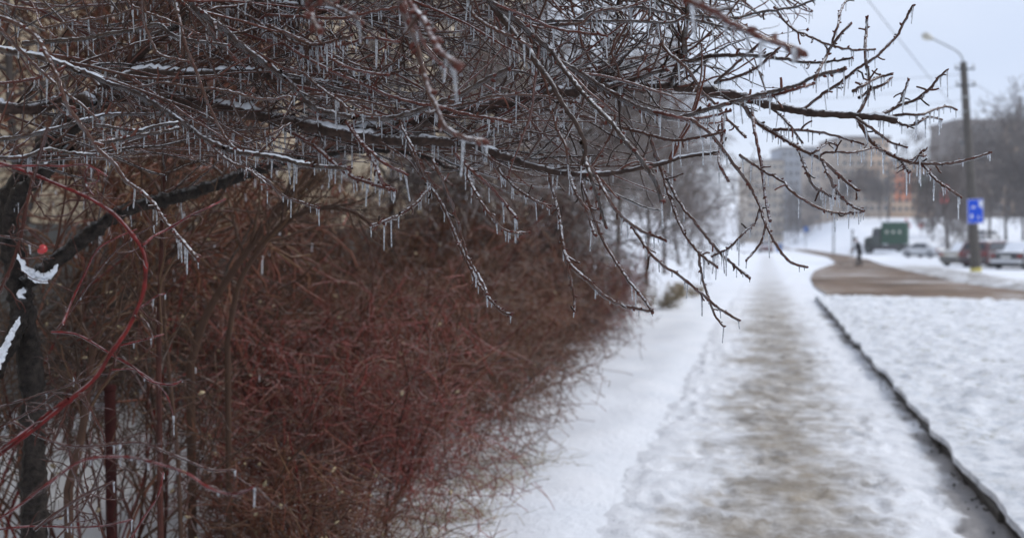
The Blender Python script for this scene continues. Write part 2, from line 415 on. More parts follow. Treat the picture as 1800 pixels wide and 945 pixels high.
px_ = axis([(-1.02, 1.36, .03)]); py_ = axis([(1.5, 9, .035), (9, 20, .08), (20, 70, .4), (70, 110, 2)])
X, Y = np.meshgrid(px_, py_, indexing='ij')
foot = (vnoise(X * 7, Y * 6, 5) - .5) * .022 + (vnoise(X * 19, Y * 15, 6) - .5) * .012
def prints(X, Y, n, x0, x1, y0, y1, seed, depth, away=0):
    g = np.random.default_rng(seed); Z = np.zeros_like(X)
    for _ in range(n):
        cx, cy, a = g.uniform(x0, x1), y0 + (y1 - y0) * g.random() ** 1.5, g.normal(0, .3) + away
        ii = np.nonzero(np.abs(X[:, 0] - cx) < .3)[0]; jj = np.nonzero(np.abs(Y[X.shape[0] // 2] - cy) < .35)[0]
        if not len(ii) or not len(jj): continue
        sl = np.ix_(ii, jj); dx, dy = X[sl] - cx, Y[sl] - cy
        u_, v_ = dx * np.cos(a) + dy * np.sin(a), -dx * np.sin(a) + dy * np.cos(a)
        q = np.sqrt((u_ / .055) ** 2 + (v_ / .15) ** 2)
        Z[sl] += depth * g.uniform(.5, 1.1) * (-sstep(1.15, .75, q) + .45 * np.exp(-((q - 1.35) / .22) ** 2))
    return Z
foot = foot + prints(X, Y, 420, -.85, 1.2, 1.6, 26, 77, .015)
side = np.exp(-((X + .80) / .14) ** 2) * (.006 + .026 * (vnoise(X * 2, Y * 2.4, 8) - .25))       # low ridge of snow along the bush side
xs_ = X + sstep(22, 34, Y) * .0
tag(grid('footpath', X + .18 * (vnoise(X * 0 + 3, Y * .35, 9) - .5) * sstep(-.5, -1, X), Y, H(X, Y) + .012 + foot * sstep(40, 15, Y) + side * sstep(60, 30, Y) - .035 * sstep(-.55, -1.02, X), M['trodden_snow']), kind='structure')

# lawn: snow lying on short grass, a hand's breadth above the path
u = np.linspace(0, 1, 140) ** 1.7; vv = np.linspace(0, 1, 330) ** 1.5
Uu, Vv = np.meshgrid(u, vv, indexing='ij')
X = 1.265 + Uu * 12
Yend = 26.3 - .35 * (X - 1.4) + (vnoise(X * 1.6, X * 0, 12) - .5) * .35
Y = 1.2 + Vv * (Yend - 1.2)
lump = (vnoise(X * 2.5, Y * 2.5, 13) - .5) * .06 + (vnoise(X * 6, Y * 6, 14) - .5) * .065 + (vnoise(X * 13, Y * 13, 15) - .5) * .045
lump = lump + prints(X, Y, 90, 1.8, 9, 2, 24, 78, .03, .8)
Z = H(X, Y) + .125 + lump * (.25 + .75 * sstep(0, .35, X - 1.265)) + .02 * sstep(0, .6, X - 1.265)
X = X + ((vnoise(Y * 2.1, Y * 0 + 2, 16) - .62) * .075 + (vnoise(Y * 7, Y * 0 + 2, 17) - .6) * .022) * sstep(.12, 0, X - 1.265)
Z[0, :] -= .04; Z[:, -1] -= .16
tag(grid('snowy_lawn', X, Y, Z, M['lawn_snow']), kind='structure')
# kerb: one stone a metre, tops under the snow
kerb = empty('kerb', (1.36, 1, 0), 'dark wet kerb of concrete stones between footpath and snowy lawn', 'kerb')
me = None
for i in range(25):
    if me is None:
        me = MB().box((0, 0, 0), (.13, .985, .2), bev=.012).mesh('kerb_stone')
    o = link('kerb_stone', me, M['kerb'], kerb, smooth=False)
    o.location = (random.uniform(-.012, .012) - .015, i + .5, -.018 + random.uniform(-.02, .01) + float(H(1.4, 1.5 + i))); o.rotation_euler = (random.uniform(-.012, .012), random.uniform(-.05, .05), random.uniform(-.012, .012))
# soil and crumbs at the foot of the kerb
k = 420
yy = 1.6 + 25 * rng.random(k) ** 1.4; xx = 1.275 - np.abs(rng.normal(0, .06, k))
zz = H(xx, yy) + .012
s = rng.uniform(.004, .012, k)
pp = np.stack([xx, yy, zz], -1)[:, None, :] + np.linspace(-1, 1, 4)[None, :, None] * (unit(rng.normal(size=(k, 3)) * [1, 1, .3]) * s[:, None])[:, None, :]
v, q = sweep(pp, s[:, None] * np.array([.25, .9, .8, .2])[None], 5)
tag(link('soil_crumbs', mesh_np('soil_crumbs', v, q), M['kerb']), 'dark soil crumbs fallen along the foot of the kerb', 'soil', kind='stuff')

# the street: brown slush, bending away to the left behind a tongue of snow
nearE = [(1960, 552), (1800, 546), (1650, 538), (1520, 531), (1462, 525), (1432, 506), (1424, 490), (1432, 476), (1455, 468), (1469, 462), (1455, 452), (1420, 444.5), (1390, 440), (1372, 437)]
farE = [(1960, 526), (1800, 513), (1720, 504), (1680, 496), (1650, 489), (1620, 482), (1590, 476), (1565, 469), (1545, 463), (1525, 456), (1490, 449), (1440, 442), (1400, 437.5), (1376, 435)]
A = np.array([ground_at(*p) for p in nearE]); B = np.array([ground_at(*p) for p in farE])
def resample(p, m):
    """a smooth (Catmull-Rom) curve through the points, m samples evenly along it"""
    p = np.asarray(p, float)
    e = np.concatenate([[2 * p[0] - p[1]], p, [2 * p[-1] - p[-2]]])
    out = []
    for i in range(1, len(e) - 2):
        t = np.linspace(0, 1, 12, endpoint=False)[:, None]
        a, b2, c, d = e[i - 1], e[i], e[i + 1], e[i + 2]
        out.append(.5 * (2 * b2 + (c - a) * t + (2 * a - 5 * b2 + 4 * c - d) * t ** 2 + (3 * b2 - a - 3 * c + d) * t ** 3))
    out = np.concatenate(out + [p[-1:]])
    s = np.concatenate([[0], np.cumsum(np.linalg.norm(np.diff(out, axis=0), axis=1))])
    si = np.linspace(0, s[-1], m)
    return np.stack([np.interp(si, s, out[:, j]) for j in range(p.shape[1])], -1)
def crm(p, m):
    """the same without evening out, so two rims stay paired"""
    p = np.asarray(p, float); t = np.linspace(0, len(p) - 1, m); i = np.arange(len(p))
    return np.stack([np.interp(t, i, p[:, j]) for j in range(p.shape[1])], -1)
A2, B2 = crm(A, 120), crm(B, 120)
for _ in range(3):
    A2[1:-1] = (A2[:-2] + 2 * A2[1:-1] + A2[2:]) / 4; B2[1:-1] = (B2[:-2] + 2 * B2[1:-1] + B2[2:]) / 4
tt = np.linspace(0, 1, 26)[None, :, None]
G = A2[:, None] * (1 - tt) + B2[:, None] * tt
rut = (vnoise(G[..., 0] * .8, G[..., 1] * 2.2, 21) - .5) * .05
tag(grid('street', G[..., 0], G[..., 1], H(G[..., 0], G[..., 1]) + .035 + rut * .4, M['slush_road']), kind='structure')
# ploughed, dirty snow along the far rim
B3 = B2[8:66]
nrm = unit(np.stack([-np.gradient(B3[:, 1]), np.gradient(B3[:, 0])], -1)); nrm *= np.sign(((B3 - A2[8:66]) * nrm).sum(1))[:, None]
cr = np.linspace(.1, 2.8, 16)[None, :, None]
G = B3[:, None] + nrm[:, None] * cr
prof = np.sin(np.clip((cr[..., 0] - .1) / 2.7, 0, 1) * np.pi) ** .8
tag(grid('snow_bank', G[..., 0], G[..., 1], H(G[..., 0], G[..., 1]) + .0 + prof * np.linspace(1, .35, 58)[:, None] * (.10 + .20 * vnoise(G[..., 0] * 1.3, G[..., 1] * 1.3, 23)), M['dirty_snow']), kind='structure')

# grass blades pushing through the lawn snow
k = 3000
cl_ = np.stack([1.5 + 9.5 * rng.random(90), 3 + 24 * rng.random(90)], -1)
ci = cl_[rng.integers(0, 90, k)] + rng.normal(0, .07, (k, 2))
ci[:, 1] = np.minimum(ci[:, 1], 25.8 - .35 * (ci[:, 0] - 1.4)); ci[:, 0] = np.maximum(ci[:, 0], 1.45)
b0 = np.stack([ci[:, 0], ci[:, 1], H(ci[:, 0], ci[:, 1]) + .12], -1)
dr = unit(rng.normal(size=(k, 3)) * [.6, .6, .2] + [0, 0, .9]) * rng.uniform(.03, .10, k)[:, None]
t = np.linspace(0, 1, 4)[None, :, None]
pp = b0[:, None] + dr[:, None] * t + np.array([0, 0, -1])[None, None] * t ** 2 * .015
v, q = sweep(pp, np.array([.0022, .002, .0014, .0004])[None] * np.ones((k, 1)), 3)
tag(link('lawn_grass', mesh_np('lawn_grass', v, q), M['lawn_grass']), 'thin green and straw blades poking through the lawn snow', 'grass', kind='stuff')

# ------------------------------------------------------------------ growth tools
def walk(start, direction, length, m, wander=.25, grav=0., bend=None):
    """n wandering polylines at once"""
    n = len(start)
    step = (length / (m - 1))[:, None]
    d = unit(direction); p = [start]
    for i in range(m - 1):
        d = unit(d + rng.normal(0, wander, (n, 3)) / math.sqrt(m - 1) * 1.6 + np.array([0, 0, grav / (m - 1)]) + (0 if bend is None else bend / (m - 1)))
        p.append(p[-1] + d * step)
    return np.stack(p, 1)

def sprout(par, rad, n, lo, hi, length, ang=(.4, 1.0), m=8, wander=.3, grav=0., rr=.6, tip=.25, lscale=None, up=0.):
    """n side shoots on the polylines par (k, m, 3)"""
    k, mm, _ = par.shape
    ln = np.linalg.norm(np.diff(par, axis=1), axis=2).sum(1)
    i = rng.choice(k, n, p=ln / ln.sum()); t = rng.uniform(lo, hi, n) * (mm - 1)
    j = np.minimum(t.astype(int), mm - 2); f = (t - j)[:, None]
    s = par[i, j] * (1 - f) + par[i, j + 1] * f
    tg = unit(par[i, j + 1] - par[i, j])
    side = unit(np.cross(tg, rng.normal(size=(n, 3))))
    a = rng.uniform(*ang, n)[:, None]
    d = tg * np.cos(a) + side * np.sin(a) + np.array([0, 0, up])
    L_ = rng.uniform(*length, n) * (1 - .45 * t / (mm - 1))
    p = walk(s, d, L_, m, wander, grav)
    r0 = np.minimum(rad[i, j] * rr, rad.max())
    return p, r0[:, None] * np.linspace(1, tip, m)[None], i

# ------------------------------------------------------------------ the ice-covered tree over the path
TR = [  # (name, width px start, end, depth start, end, snow, bark, points in the photo)
 ('trunk', 42, 38, 3.1, 2.95, 0, 'trunk_bark', [(70, 1500), (62, 1100), (60, 900), (58, 700), (45, 580), (28, 480), (15, 400), (25, 340), (60, 290), (110, 235), (155, 190)]),
 ('limb', 34, 28, 2.95, 3.08, 1, 'trunk_bark', [(-130, 760), (-40, 690), (5, 625), (30, 575), (40, 520), (36, 470)]),
 ('limb', 30, 14, 3.0, 3.5, 0, 'trunk_bark', [(40, 500), (60, 487), (100, 457), (167, 405), (222, 368), (296, 350), (370, 328), (433, 305), (520, 275), (580, 266), (640, 262), (720, 265), (770, 283), (830, 305)]),
 ('limb', 28, 20, 2.95, 2.7, 1, 'trunk_bark', [(20, 370), (30, 345), (60, 318), (90, 292), (120, 260)]),
 ('limb', 26, 18, 2.7, 2.7, 1, 'bark', [(-60, 200), (-20, 187), (20, 190), (60, 190), (100, 180), (150, 172), (165, 185)]),
 ('limb', 30, 6, 2.9, 2.45, 1, 'bark', [(150, 192), (172, 180), (205, 170), (260, 173), (340, 180), (430, 197), (500, 212), (570, 227), (620, 237), (690, 247), (740, 247), (790, 250), (850, 262), (933, 290), (1000, 305), (1067, 305), (1150, 290), (1200, 276), (1262, 268)]),
 ('limb', 24, 12, 2.8, 2.6, 1, 'bark', [(160, 180), (190, 158), (215, 140), (240, 130), (267, 127), (333, 132), (430, 128), (500, 140), (600, 150)]),
 ('limb', 16, 11, 2.85, 2.7, 0, 'bark', [(155, 190), (180, 165), (207, 137), (240, 100), (287, 65), (310, 45), (350, -20), (380, -70)]),
 ('limb', 26, 12, 2.75, 2.5, 1, 'bark', [(600, 236), (690, 225), (760, 208), (843, 190), (900, 177), (960, 166), (1010, 161), (1070, 154), (1143, 154), (1187, 153), (1253, 160), (1300, 170), (1350, 184), (1417, 197), (1497, 203), (1550, 207), (1577, 213)]),
 ('limb', 13, 8, 2.5, 2.3, 1, 'bark', [(-40, 75), (-10, 85), (67, 100), (113, 115), (153, 130), (200, 150), (233, 160), (267, 180), (317, 213), (367, 247), (417, 267), (477, 275), (540, 290), (610, 296)]),
 ('limb', 13, 9, 2.4, 2.3, 0, 'bark', [(310, -40), (333, 0), (350, 20), (400, 57), (433, 87), (477, 120), (510, 147), (545, 185), (570, 197), (633, 207), (680, 208), (717, 200), (753, 187), (800, 170), (850, 143), (893, 122)]),
 ('limb', 14, 7, 2.3, 2.2, 0, 'bark', [(845, -30), (860, 0), (883, 30), (910, 67), (930, 87), (943, 110), (967, 143), (987, 180), (1010, 213), (1022, 237), (1030, 262), (1022, 290)]),
 ('limb', 11, 7, 2.3, 2.3, 0, 'bark', [(910, 67), (930, 80), (967, 100), (1010, 122), (1053, 150), (1100, 177), (1127, 190), (1167, 203), (1193, 206), (1253, 189), (1320, 170), (1400, 150), (1430, 135), (1483, 122)]),
 ('branch', 8, 5, 2.3, 2.25, 0, 'red_bark', [(1150, 196), (1213, 209), (1253, 203), (1283, 195)]),
 ('branch', 7, 5, 2.3, 2.25, 0, 'red_bark', [(1320, 172), (1350, 169), (1383, 161), (1430, 147)]),
 ('branch', 11, 8, 2.15, 2.1, 0, 'bark', [(850, -20), (863, 3), (900, 30), (943, 68), (967, 87), (983, 110), (1000, 133), (1033, 173), (1067, 207), (1093, 240), (1120, 273), (1147, 310), (1163, 350)]),
 ('branch', 9, 5, 2.25, 2.25, 0, 'twig_bark', [(960, 190), (1000, 198), (1040, 210), (1073, 220), (1110, 228), (1147, 238), (1180, 246), (1213, 244), (1273, 232)]),
 ('branch', 11, 10, 1.5, 1.55, 0, 'twig_bark', [(690, -40), (700, 0), (713, 33), (730, 73), (743, 120), (753, 157), (767, 187), (777, 213), (790, 230), (820, 243), (847, 247)]),
 ('branch', 12, 10, 1.3, 1.3, 0, 'red_bark', [(700, -40), (717, 0), (747, 40), (760, 67), (777, 93), (803, 112)]),
 ('branch', 7, 6, 1.6, 1.6, 0, 'red_bark', [(705, -20), (716, 17), (735, 55), (747, 83), (765, 104), (782, 120)]),
 ('branch', 13, 10, 1.3, 1.3, 0, 'red_bark', [(1160, -30), (1210, 0), (1260, 23), (1283, 40), (1320, 57), (1350, 70), (1393, 83), (1410, 92)]),
 ('branch', 11, 9, 1.4, 1.4, 0, 'twig_bark', [(530, -30), (543, 0), (550, 33), (562, 53)]),
 ('branch', 9, 8, 1.5, 1.5, 0, 'twig_bark', [(530, -30), (567, 0), (613, 23), (632, 38)]),
 ('branch', 11, 8, 2.6, 2.8, 0, 'bark', [(1052, 155), (1052, 137), (1067, 107), (1080, 73), (1087, 50), (1088, -20)]),
 ('branch', 13, 8, 2.5, 2.5, 0, 'bark', [(1178, 153), (1182, 142), (1190, 120), (1202, 100), (1202, 73), (1207, 40), (1212, -10)]),
 ('branch', 9, 4, 2.45, 2.3, 0, 'bark', [(1202, 100), (1213, 107), (1253, 98), (1300, 97), (1333, 98), (1400, 107), (1443, 110), (1497, 102)]),
 ('branch', 11, 8, 2.5, 2.4, 1, 'bark', [(1080, 152), (1103, 143), (1133, 133), (1170, 122)]),
 ('branch', 7, 5, 2.4, 2.4, 0, 'twig_bark', [(1157, 63), (1173, 90), (1200, 113), (1217, 133), (1233, 160), (1257, 183), (1280, 210), (1310, 240)]),
 ('branch', 8, 5, 2.35, 2.3, 0, 'bark', [(960, 45), (1000, 40), (1033, 23), (1067, 15), (1117, 12), (1150, 18), (1187, 27), (1233, 38), (1287, 52)]),
 ('branch', 7, 4, 2.5, 2.4, 0, 'bark', [(960, 38), (1000, 37), (1117, 37), (1160, 40), (1187, 38), (1215, 28), (1287, 32), (1333, 22), (1400, 12), (1430, 0), (1450, -10)]),
 ('branch', 6, 5, 2.5, 2.4, 0, 'twig_bark', [(1257, 145), (1280, 125), (1300, 107), (1337, 75)]),
 ('branch', 6, 5, 2.4, 2.35, 0, 'twig_bark', [(1257, 146), (1300, 133), (1333, 117), (1370, 84)]),
 ('branch', 6, 5, 2.4, 2.3, 0, 'twig_bark', [(1400, 195), (1417, 188), (1450, 163), (1480, 143), (1507, 121), (1530, 107), (1550, 90), (1577, 63), (1590, 37), (1605, 10)]),
 ('branch', 7, 5, 2.4, 2.35, 0, 'twig_bark', [(1507, 203), (1520, 180), (1527, 160), (1527, 133), (1522, 107), (1520, 80), (1523, 57), (1524, 32)]),
 ('branch', 6, 5, 2.35, 2.3, 0, 'twig_bark', [(1432, 142), (1437, 130), (1450, 103), (1463, 80), (1480, 57), (1495, 43)]),
 ('branch', 5, 4, 2.35, 2.35, 0, 'twig_bark', [(1461, 82), (1465, 66), (1473, 43), (1477, 20), (1487, 2)]),
 ('branch', 5, 4, 2.3, 2.3, 0, 'twig_bark', [(1360, 12), (1375, 32), (1393, 50), (1420, 63), (1460, 80), (1497, 87), (1537, 87)]),
 ('branch', 7, 4, 2.45, 2.4, 0, 'twig_bark', [(1540, 207), (1553, 200), (1583, 185), (1610, 175), (1633, 157), (1650, 137), (1665, 123)]),
 ('branch', 5, 4, 2.4, 2.4, 0, 'twig_bark', [(1578, 187), (1581, 180), (1588, 167), (1597, 140)]),
 ('branch', 6, 4, 2.5, 2.5, 0, 'twig_bark', [(1553, 206), (1567, 205), (1590, 200), (1617, 202), (1640, 193), (1663, 187), (1680, 192)]),
 ('branch', 6, 4, 2.5, 2.5, 0, 'twig_bark', [(1560, 209), (1572, 213), (1590, 220), (1610, 218), (1632, 205), (1655, 210)]),
 ('branch', 8, 5, 2.5, 2.35, 0, 'twig_bark', [(1505, 204), (1510, 213), (1523, 237), (1540, 257), (1557, 268), (1583, 280), (1617, 287), (1660, 288), (1690, 283), (1720, 275), (1740, 268)]),
 ('branch', 6, 5, 2.4, 2.3, 0, 'twig_bark', [(1614, 286), (1624, 291), (1641, 311), (1658, 325), (1687, 345)]),
 ('branch', 5, 5, 2.4, 2.4, 0, 'twig_bark', [(1580, 280), (1590, 290), (1599, 302)]),
 ('branch', 5, 4, 2.4, 2.4, 0, 'twig_bark', [(1600, 282), (1612, 275), (1627, 273)]),
 ('branch', 6, 4, 2.45, 2.4, 0, 'twig_bark', [(1505, 206), (1530, 224), (1561, 247), (1593, 259)]),
 ('branch', 6, 5, 2.4, 2.4, 0, 'twig_bark', [(1500, 160), (1530, 143), (1550, 134), (1567, 130)]),
 ('branch', 6, 5, 2.4, 2.4, 0, 'twig_bark', [(1510, 172), (1530, 157), (1550, 150), (1567, 137)]),
 ('branch', 9, 6, 2.45, 2.3, 0, 'twig_bark', [(1300, 172), (1320, 205), (1350, 227), (1383, 247), (1417, 267), (1443, 280), (1480, 313), (1507, 334)]),
 ('branch', 5, 4, 2.45, 2.45, 0, 'twig_bark', [(1350, 186), (1380, 210), (1410, 250)]),
 ('branch', 6, 4, 2.45, 2.4, 0, 'twig_bark', [(1360, 228), (1393, 228), (1450, 234), (1490, 245), (1517, 253)]),
 ('branch', 5, 4, 2.4, 2.4, 0, 'twig_bark', [(1425, 272), (1440, 262), (1455, 252), (1470, 254)]),
 ('branch', 5, 4, 2.4, 2.4, 0, 'twig_bark', [(1440, 278), (1450, 268), (1497, 267), (1537, 260), (1555, 266)]),
 ('branch', 6, 5, 2.4, 2.3, 0, 'twig_bark', [(1300, 272), (1343, 301), (1378, 320), (1391, 336), (1417, 354), (1444, 368), (1474, 374), (1493, 374), (1514, 372)]),
 ('branch', 6, 5, 2.4, 2.35, 0, 'twig_bark', [(1395, 255), (1407, 270), (1420, 307), (1431, 328), (1466, 348)]),
 ('branch', 6, 5, 2.35, 2.3, 0, 'twig_bark', [(1447, 285), (1459, 314), (1474, 341), (1496, 360), (1518, 371)]),
 ('branch', 7, 5, 2.35, 2.3, 0, 'twig_bark', [(1215, 209), (1253, 240), (1285, 283), (1304, 307), (1320, 330), (1335, 362), (1346, 394), (1365, 431), (1383, 455), (1399, 465), (1417, 469)]),
 ('branch', 5, 4, 2.3, 2.4, 0, 'twig_bark', [(1336, 368), (1327, 391), (1304, 412), (1283, 434), (1253, 450)]),
 ('branch', 5, 4, 2.3, 2.3, 0, 'twig_bark', [(1346, 395), (1338, 426), (1312, 457)]),
 ('branch', 6, 5, 2.3, 2.3, 0, 'red_bark', [(1270, 205), (1269, 238), (1264, 278), (1269, 299), (1280, 317)]),
 ('branch', 6, 5, 2.3, 2.25, 0, 'red_bark', [(1322, 190), (1327, 230), (1335, 270), (1341, 309), (1346, 349), (1354, 388)]),
 ('branch', 7, 5, 2.3, 2.3, 0, 'twig_bark', [(1140, 236), (1163, 299), (1174, 336), (1187, 373), (1203, 410), (1227, 442), (1259, 468)]),
 ('branch', 6, 5, 2.35, 2.35, 0, 'twig_bark', [(1150, 270), (1174, 315), (1195, 357), (1222, 391), (1243, 418), (1272, 450), (1318, 488)]),
 ('branch', 6, 5, 2.3, 2.3, 0, 'twig_bark', [(1110, 395), (1140, 440), (1165, 465), (1189, 480), (1213, 500), (1243, 524), (1262, 541), (1298, 562)]),
 ('branch', 5, 4, 2.3, 2.3, 0, 'twig_bark', [(1228, 445), (1233, 480), (1245, 524), (1257, 554), (1272, 573)]),
 ('branch', 6, 5, 2.3, 2.25, 0, 'twig_bark', [(960, 290), (969, 324), (983, 380), (991, 435), (1000, 480), (1009, 520), (1009, 546)]),
 ('branch', 7, 6, 2.3, 2.25, 0, 'twig_bark', [(986, 415), (998, 457), (1031, 491), (1069, 524), (1106, 539), (1145, 545)]),
 ('branch', 6, 6, 2.3, 2.3, 0, 'twig_bark', [(1000, 300), (1009, 331), (1031, 372), (1046, 412)]),
 ('branch', 6, 5, 2.3, 2.3, 0, 'twig_bark', [(1020, 310), (1039, 369), (1061, 424), (1098, 483), (1128, 520), (1147, 548)]),
 ('branch', 7, 6, 2.3, 2.2, 0, 'twig_bark', [(717, 250), (735, 287), (754, 324), (780, 365), (802, 417), (817, 450), (839, 494), (861, 524), (883, 546), (898, 552)]),
 ('branch', 6, 5, 2.3, 2.22, 0, 'twig_bark', [(760, 280), (790, 345), (800, 376), (813, 420), (824, 457), (846, 491), (856, 515)]),
 ('branch', 6, 6, 2.25, 2.15, 0, 'twig_bark', [(758, 325), (752, 333), (731, 357), (709, 374), (680, 387), (652, 396)]),
 ('branch', 6, 5, 2.3, 2.25, 0, 'twig_bark', [(810, 285), (824, 313), (846, 354), (869, 387), (891, 406), (928, 409)]),
 ('branch', 6, 5, 2.4, 2.3, 0, 'twig_bark', [(695, 190), (707, 223), (727, 263), (747, 307), (765, 330)]),
 ('branch', 6, 6, 2.3, 2.25, 0, 'red_bark', [(800, 270), (824, 294), (857, 324), (894, 365), (908, 382)]),
 ('branch', 6, 5, 2.35, 2.3, 0, 'twig_bark', [(850, 262), (876, 298), (906, 328), (943, 354), (965, 361)]),
 ('branch', 8, 7, 2.25, 2.15, 0, 'red_bark', [(500, 225), (550, 254), (583, 283), (617, 309), (646, 320), (694, 334)]),
 ('branch', 7, 6, 2.3, 2.2, 0, 'red_bark', [(610, 215), (635, 250), (655, 268), (672, 285), (713, 306)]),
 ('branch', 7, 6, 2.25, 2.2, 0, 'red_bark', [(635, 250), (660, 290), (672, 320), (692, 335)]),
 ('branch', 8, 6, 2.3, 2.2, 0, 'bark', [(1022, 250), (1035, 300), (1050, 345), (1065, 398)]),
 ('branch', 7, 6, 2.3, 2.25, 0, 'twig_bark', [(1030, 285), (1046, 306), (1080, 365), (1106, 391), (1131, 407), (1168, 421)]),
 ('branch', 9, 6, 2.4, 2.3, 0, 'bark', [(40, 76), (77, 73), (150, 68), (187, 60), (233, 53), (280, 43), (300, 60), (333, 70), (400, 80)]),
 ('branch', 5, 4, 2.4, 2.3, 0, 'twig_bark', [(80, 50), (117, 40), (160, 33), (200, 27), (233, 16)]),
 ('branch', 6, 5, 2.2, 2.2, 0, 'twig_bark', [(248, -30), (250, 0), (253, 37), (267, 73), (283, 97), (330, 108)]),
 ('branch', 7, 5, 2.2, 2.2, 0, 'twig_bark', [(306, -30), (310, 0), (317, 43), (330, 90), (347, 130), (360, 167), (377, 207), (400, 247), (413, 260)]),
 ('branch', 7, 5, 2.2, 2.25, 0, 'twig_bark', [(-20, 30), (0, 50), (30, 83), (67, 120), (110, 157), (147, 187), (173, 213)]),
 ('branch', 9, 7, 2.1, 2.0, 0, 'twig_bark', [(-30, 20), (0, 30), (33, 43), (67, 67), (80, 93), (100, 133), (113, 173), (133, 207), (153, 233), (173, 263), (200, 287), (225, 320), (260, 345), (296, 394), (348, 454)]),
 ('branch', 7, 5, 2.3, 2.2, 0, 'red_bark', [(115, 115), (95, 127), (67, 137), (30, 143), (-20, 148)]),
 ('branch', 6, 5, 2.3, 2.2, 0, 'twig_bark', [(225, 158), (255, 151), (287, 145), (333, 152), (400, 160), (467, 175), (517, 167)]),
 ('branch', 7, 6, 2.5, 2.4, 1, 'bark', [(170, 220), (193, 223), (240, 230), (273, 222), (312, 216)]),
 ('branch', 8, 5, 2.4, 2.4, 1, 'bark', [(-30, 250), (0, 245), (50, 238), (100, 225), (143, 213), (197, 201), (290, 200)]),
 ('branch', 10, 6, 2.5, 2.4, 1, 'bark', [(-40, 285), (0, 278), (43, 277), (83, 263), (133, 270), (168, 272)]),
 ('branch', 9, 7, 2.4, 2.4, 1, 'bark', [(170, 250), (200, 247), (253, 237), (312, 226)]),
 ('branch', 7, 5, 2.3, 2.3, 0, 'twig_bark', [(350, -20), (377, 0), (407, 10), (440, 30), (460, 43), (483, 60), (533, 80), (590, 100), (650, 122)]),
 ('branch', 7, 5, 2.3, 2.2, 0, 'red_bark', [(440, 33), (457, 36), (473, 27), (533, 30), (600, 32), (633, 25), (702, 12)]),
 ('branch', 5, 4, 2.3, 2.3, 0, 'twig_bark', [(200, -20), (220, 0), (253, 20), (300, 37), (350, 60)]),
 ('limb', 15, 9, 2.7, 2.7, 1, 'bark', [(430, -5), (460, 5), (530, 13), (600, 22), (660, 32), (760, 40)]),
 ('branch', 8, 6, 2.25, 2.2, 0, 'twig_bark', [(470, 45), (500, 57), (550, 78), (583, 73), (617, 63)]),
 ('branch', 7, 5, 2.25, 2.2, 0, 'red_bark', [(470, 70), (500, 80), (550, 85), (600, 80), (647, 67), (700, 74)]),
 ('branch', 6, 6, 2.25, 2.2, 0, 'red_bark', [(550, 83), (563, 90), (607, 117), (643, 127), (679, 132)]),
 ('branch', 7, 6, 2.25, 2.15, 0, 'red_bark', [(490, 72), (520, 90), (567, 117), (610, 137), (650, 153), (690, 170), (733, 182), (773, 187), (817, 200), (857, 207), (895, 214)]),
 ('branch', 6, 5, 2.3, 2.25, 0, 'twig_bark', [(510, 120), (537, 133), (567, 157), (600, 180), (623, 197), (667, 203)]),
 ('branch', 5, 4, 2.3, 2.3, 0, 'twig_bark', [(640, 145), (677, 123), (707, 98)]),
 ('branch', 8, 6, 2.3, 2.25, 0, 'twig_bark', [(820, -15), (827, 7), (833, 27), (867, 50), (900, 65), (932, 82)]),
 ('branch', 6, 5, 2.35, 2.3, 0, 'twig_bark', [(970, 47), (993, 43), (1023, 40), (1050, 20), (1100, 13), (1160, -10)]),
 ('branch', 6, 5, 2.25, 2.2, 0, 'red_bark', [(870, 8), (893, 17), (933, 33), (977, 50), (1020, 57), (1065, 63)]),
 ('branch', 6, 5, 2.35, 2.3, 0, 'twig_bark', [(765, 188), (790, 187), (833, 180), (860, 170), (927, 167), (977, 173), (1010, 180)]),
 ('branch', 5, 4, 2.4, 2.35, 0, 'twig_bark', [(790, 245), (833, 233), (877, 223), (927, 230), (980, 239)]),
 ('branch', 6, 5, 2.35, 2.3, 0, 'twig_bark', [(980, 180), (977, 220), (993, 253), (1000, 300)]),
 ('branch', 6, 5, 2.3, 2.3, 0, 'twig_bark', [(433, 295), (470, 318), (500, 345), (560, 365)]),
 ('branch', 6, 5, 2.3, 2.25, 0, 'twig_bark', [(360, 245), (400, 280), (433, 297), (460, 316), (470, 332)]),
 ('branch', 5, 4, 2.35, 2.3, 0, 'twig_bark', [(430, 252), (470, 240), (510, 217)]),
]
cherry_base = (-2.65, 2.05, 0.0)
cherry = empty('cherry_tree', cherry_base, 'bare ice-coated tree with dripping icicles arching over the snowy footpath', 'tree')
SMP = np.zeros((0, 3))     # photo x, y and depth of everything grown so far, so that shoots start on real wood
WOOD = []                  # world polylines and radii for shoots and icicles
def icicle_sites(p, r, per_m, obj):
    """points along the underside of a polyline where icicles hang"""
    seg = np.linalg.norm(np.diff(p, axis=0), axis=1); s = np.concatenate([[0], np.cumsum(seg)])
    n = rng.poisson(s[-1] * per_m)
    out = []
    for a in np.sort(rng.uniform(0, s[-1], n)):
        q = np.array([np.interp(a, s, p[:, k]) for k in range(3)]); rr = np.interp(a, s, r)
        i = min(np.searchsorted(s, a), len(p) - 1); t = p[i] - p[max(i - 1, 0)]
        if abs(t[2]) / (np.linalg.norm(t) + 1e-9) > rng.uniform(.45, .95): continue
        out.append((obj, q - [0, 0, rr * .8], rr))
    if rng.random() < .75: out.append((obj, p[-1] - [0, 0, r[-1] * .8], r[-1]))
    return out
SITES, BUDS = [], {}
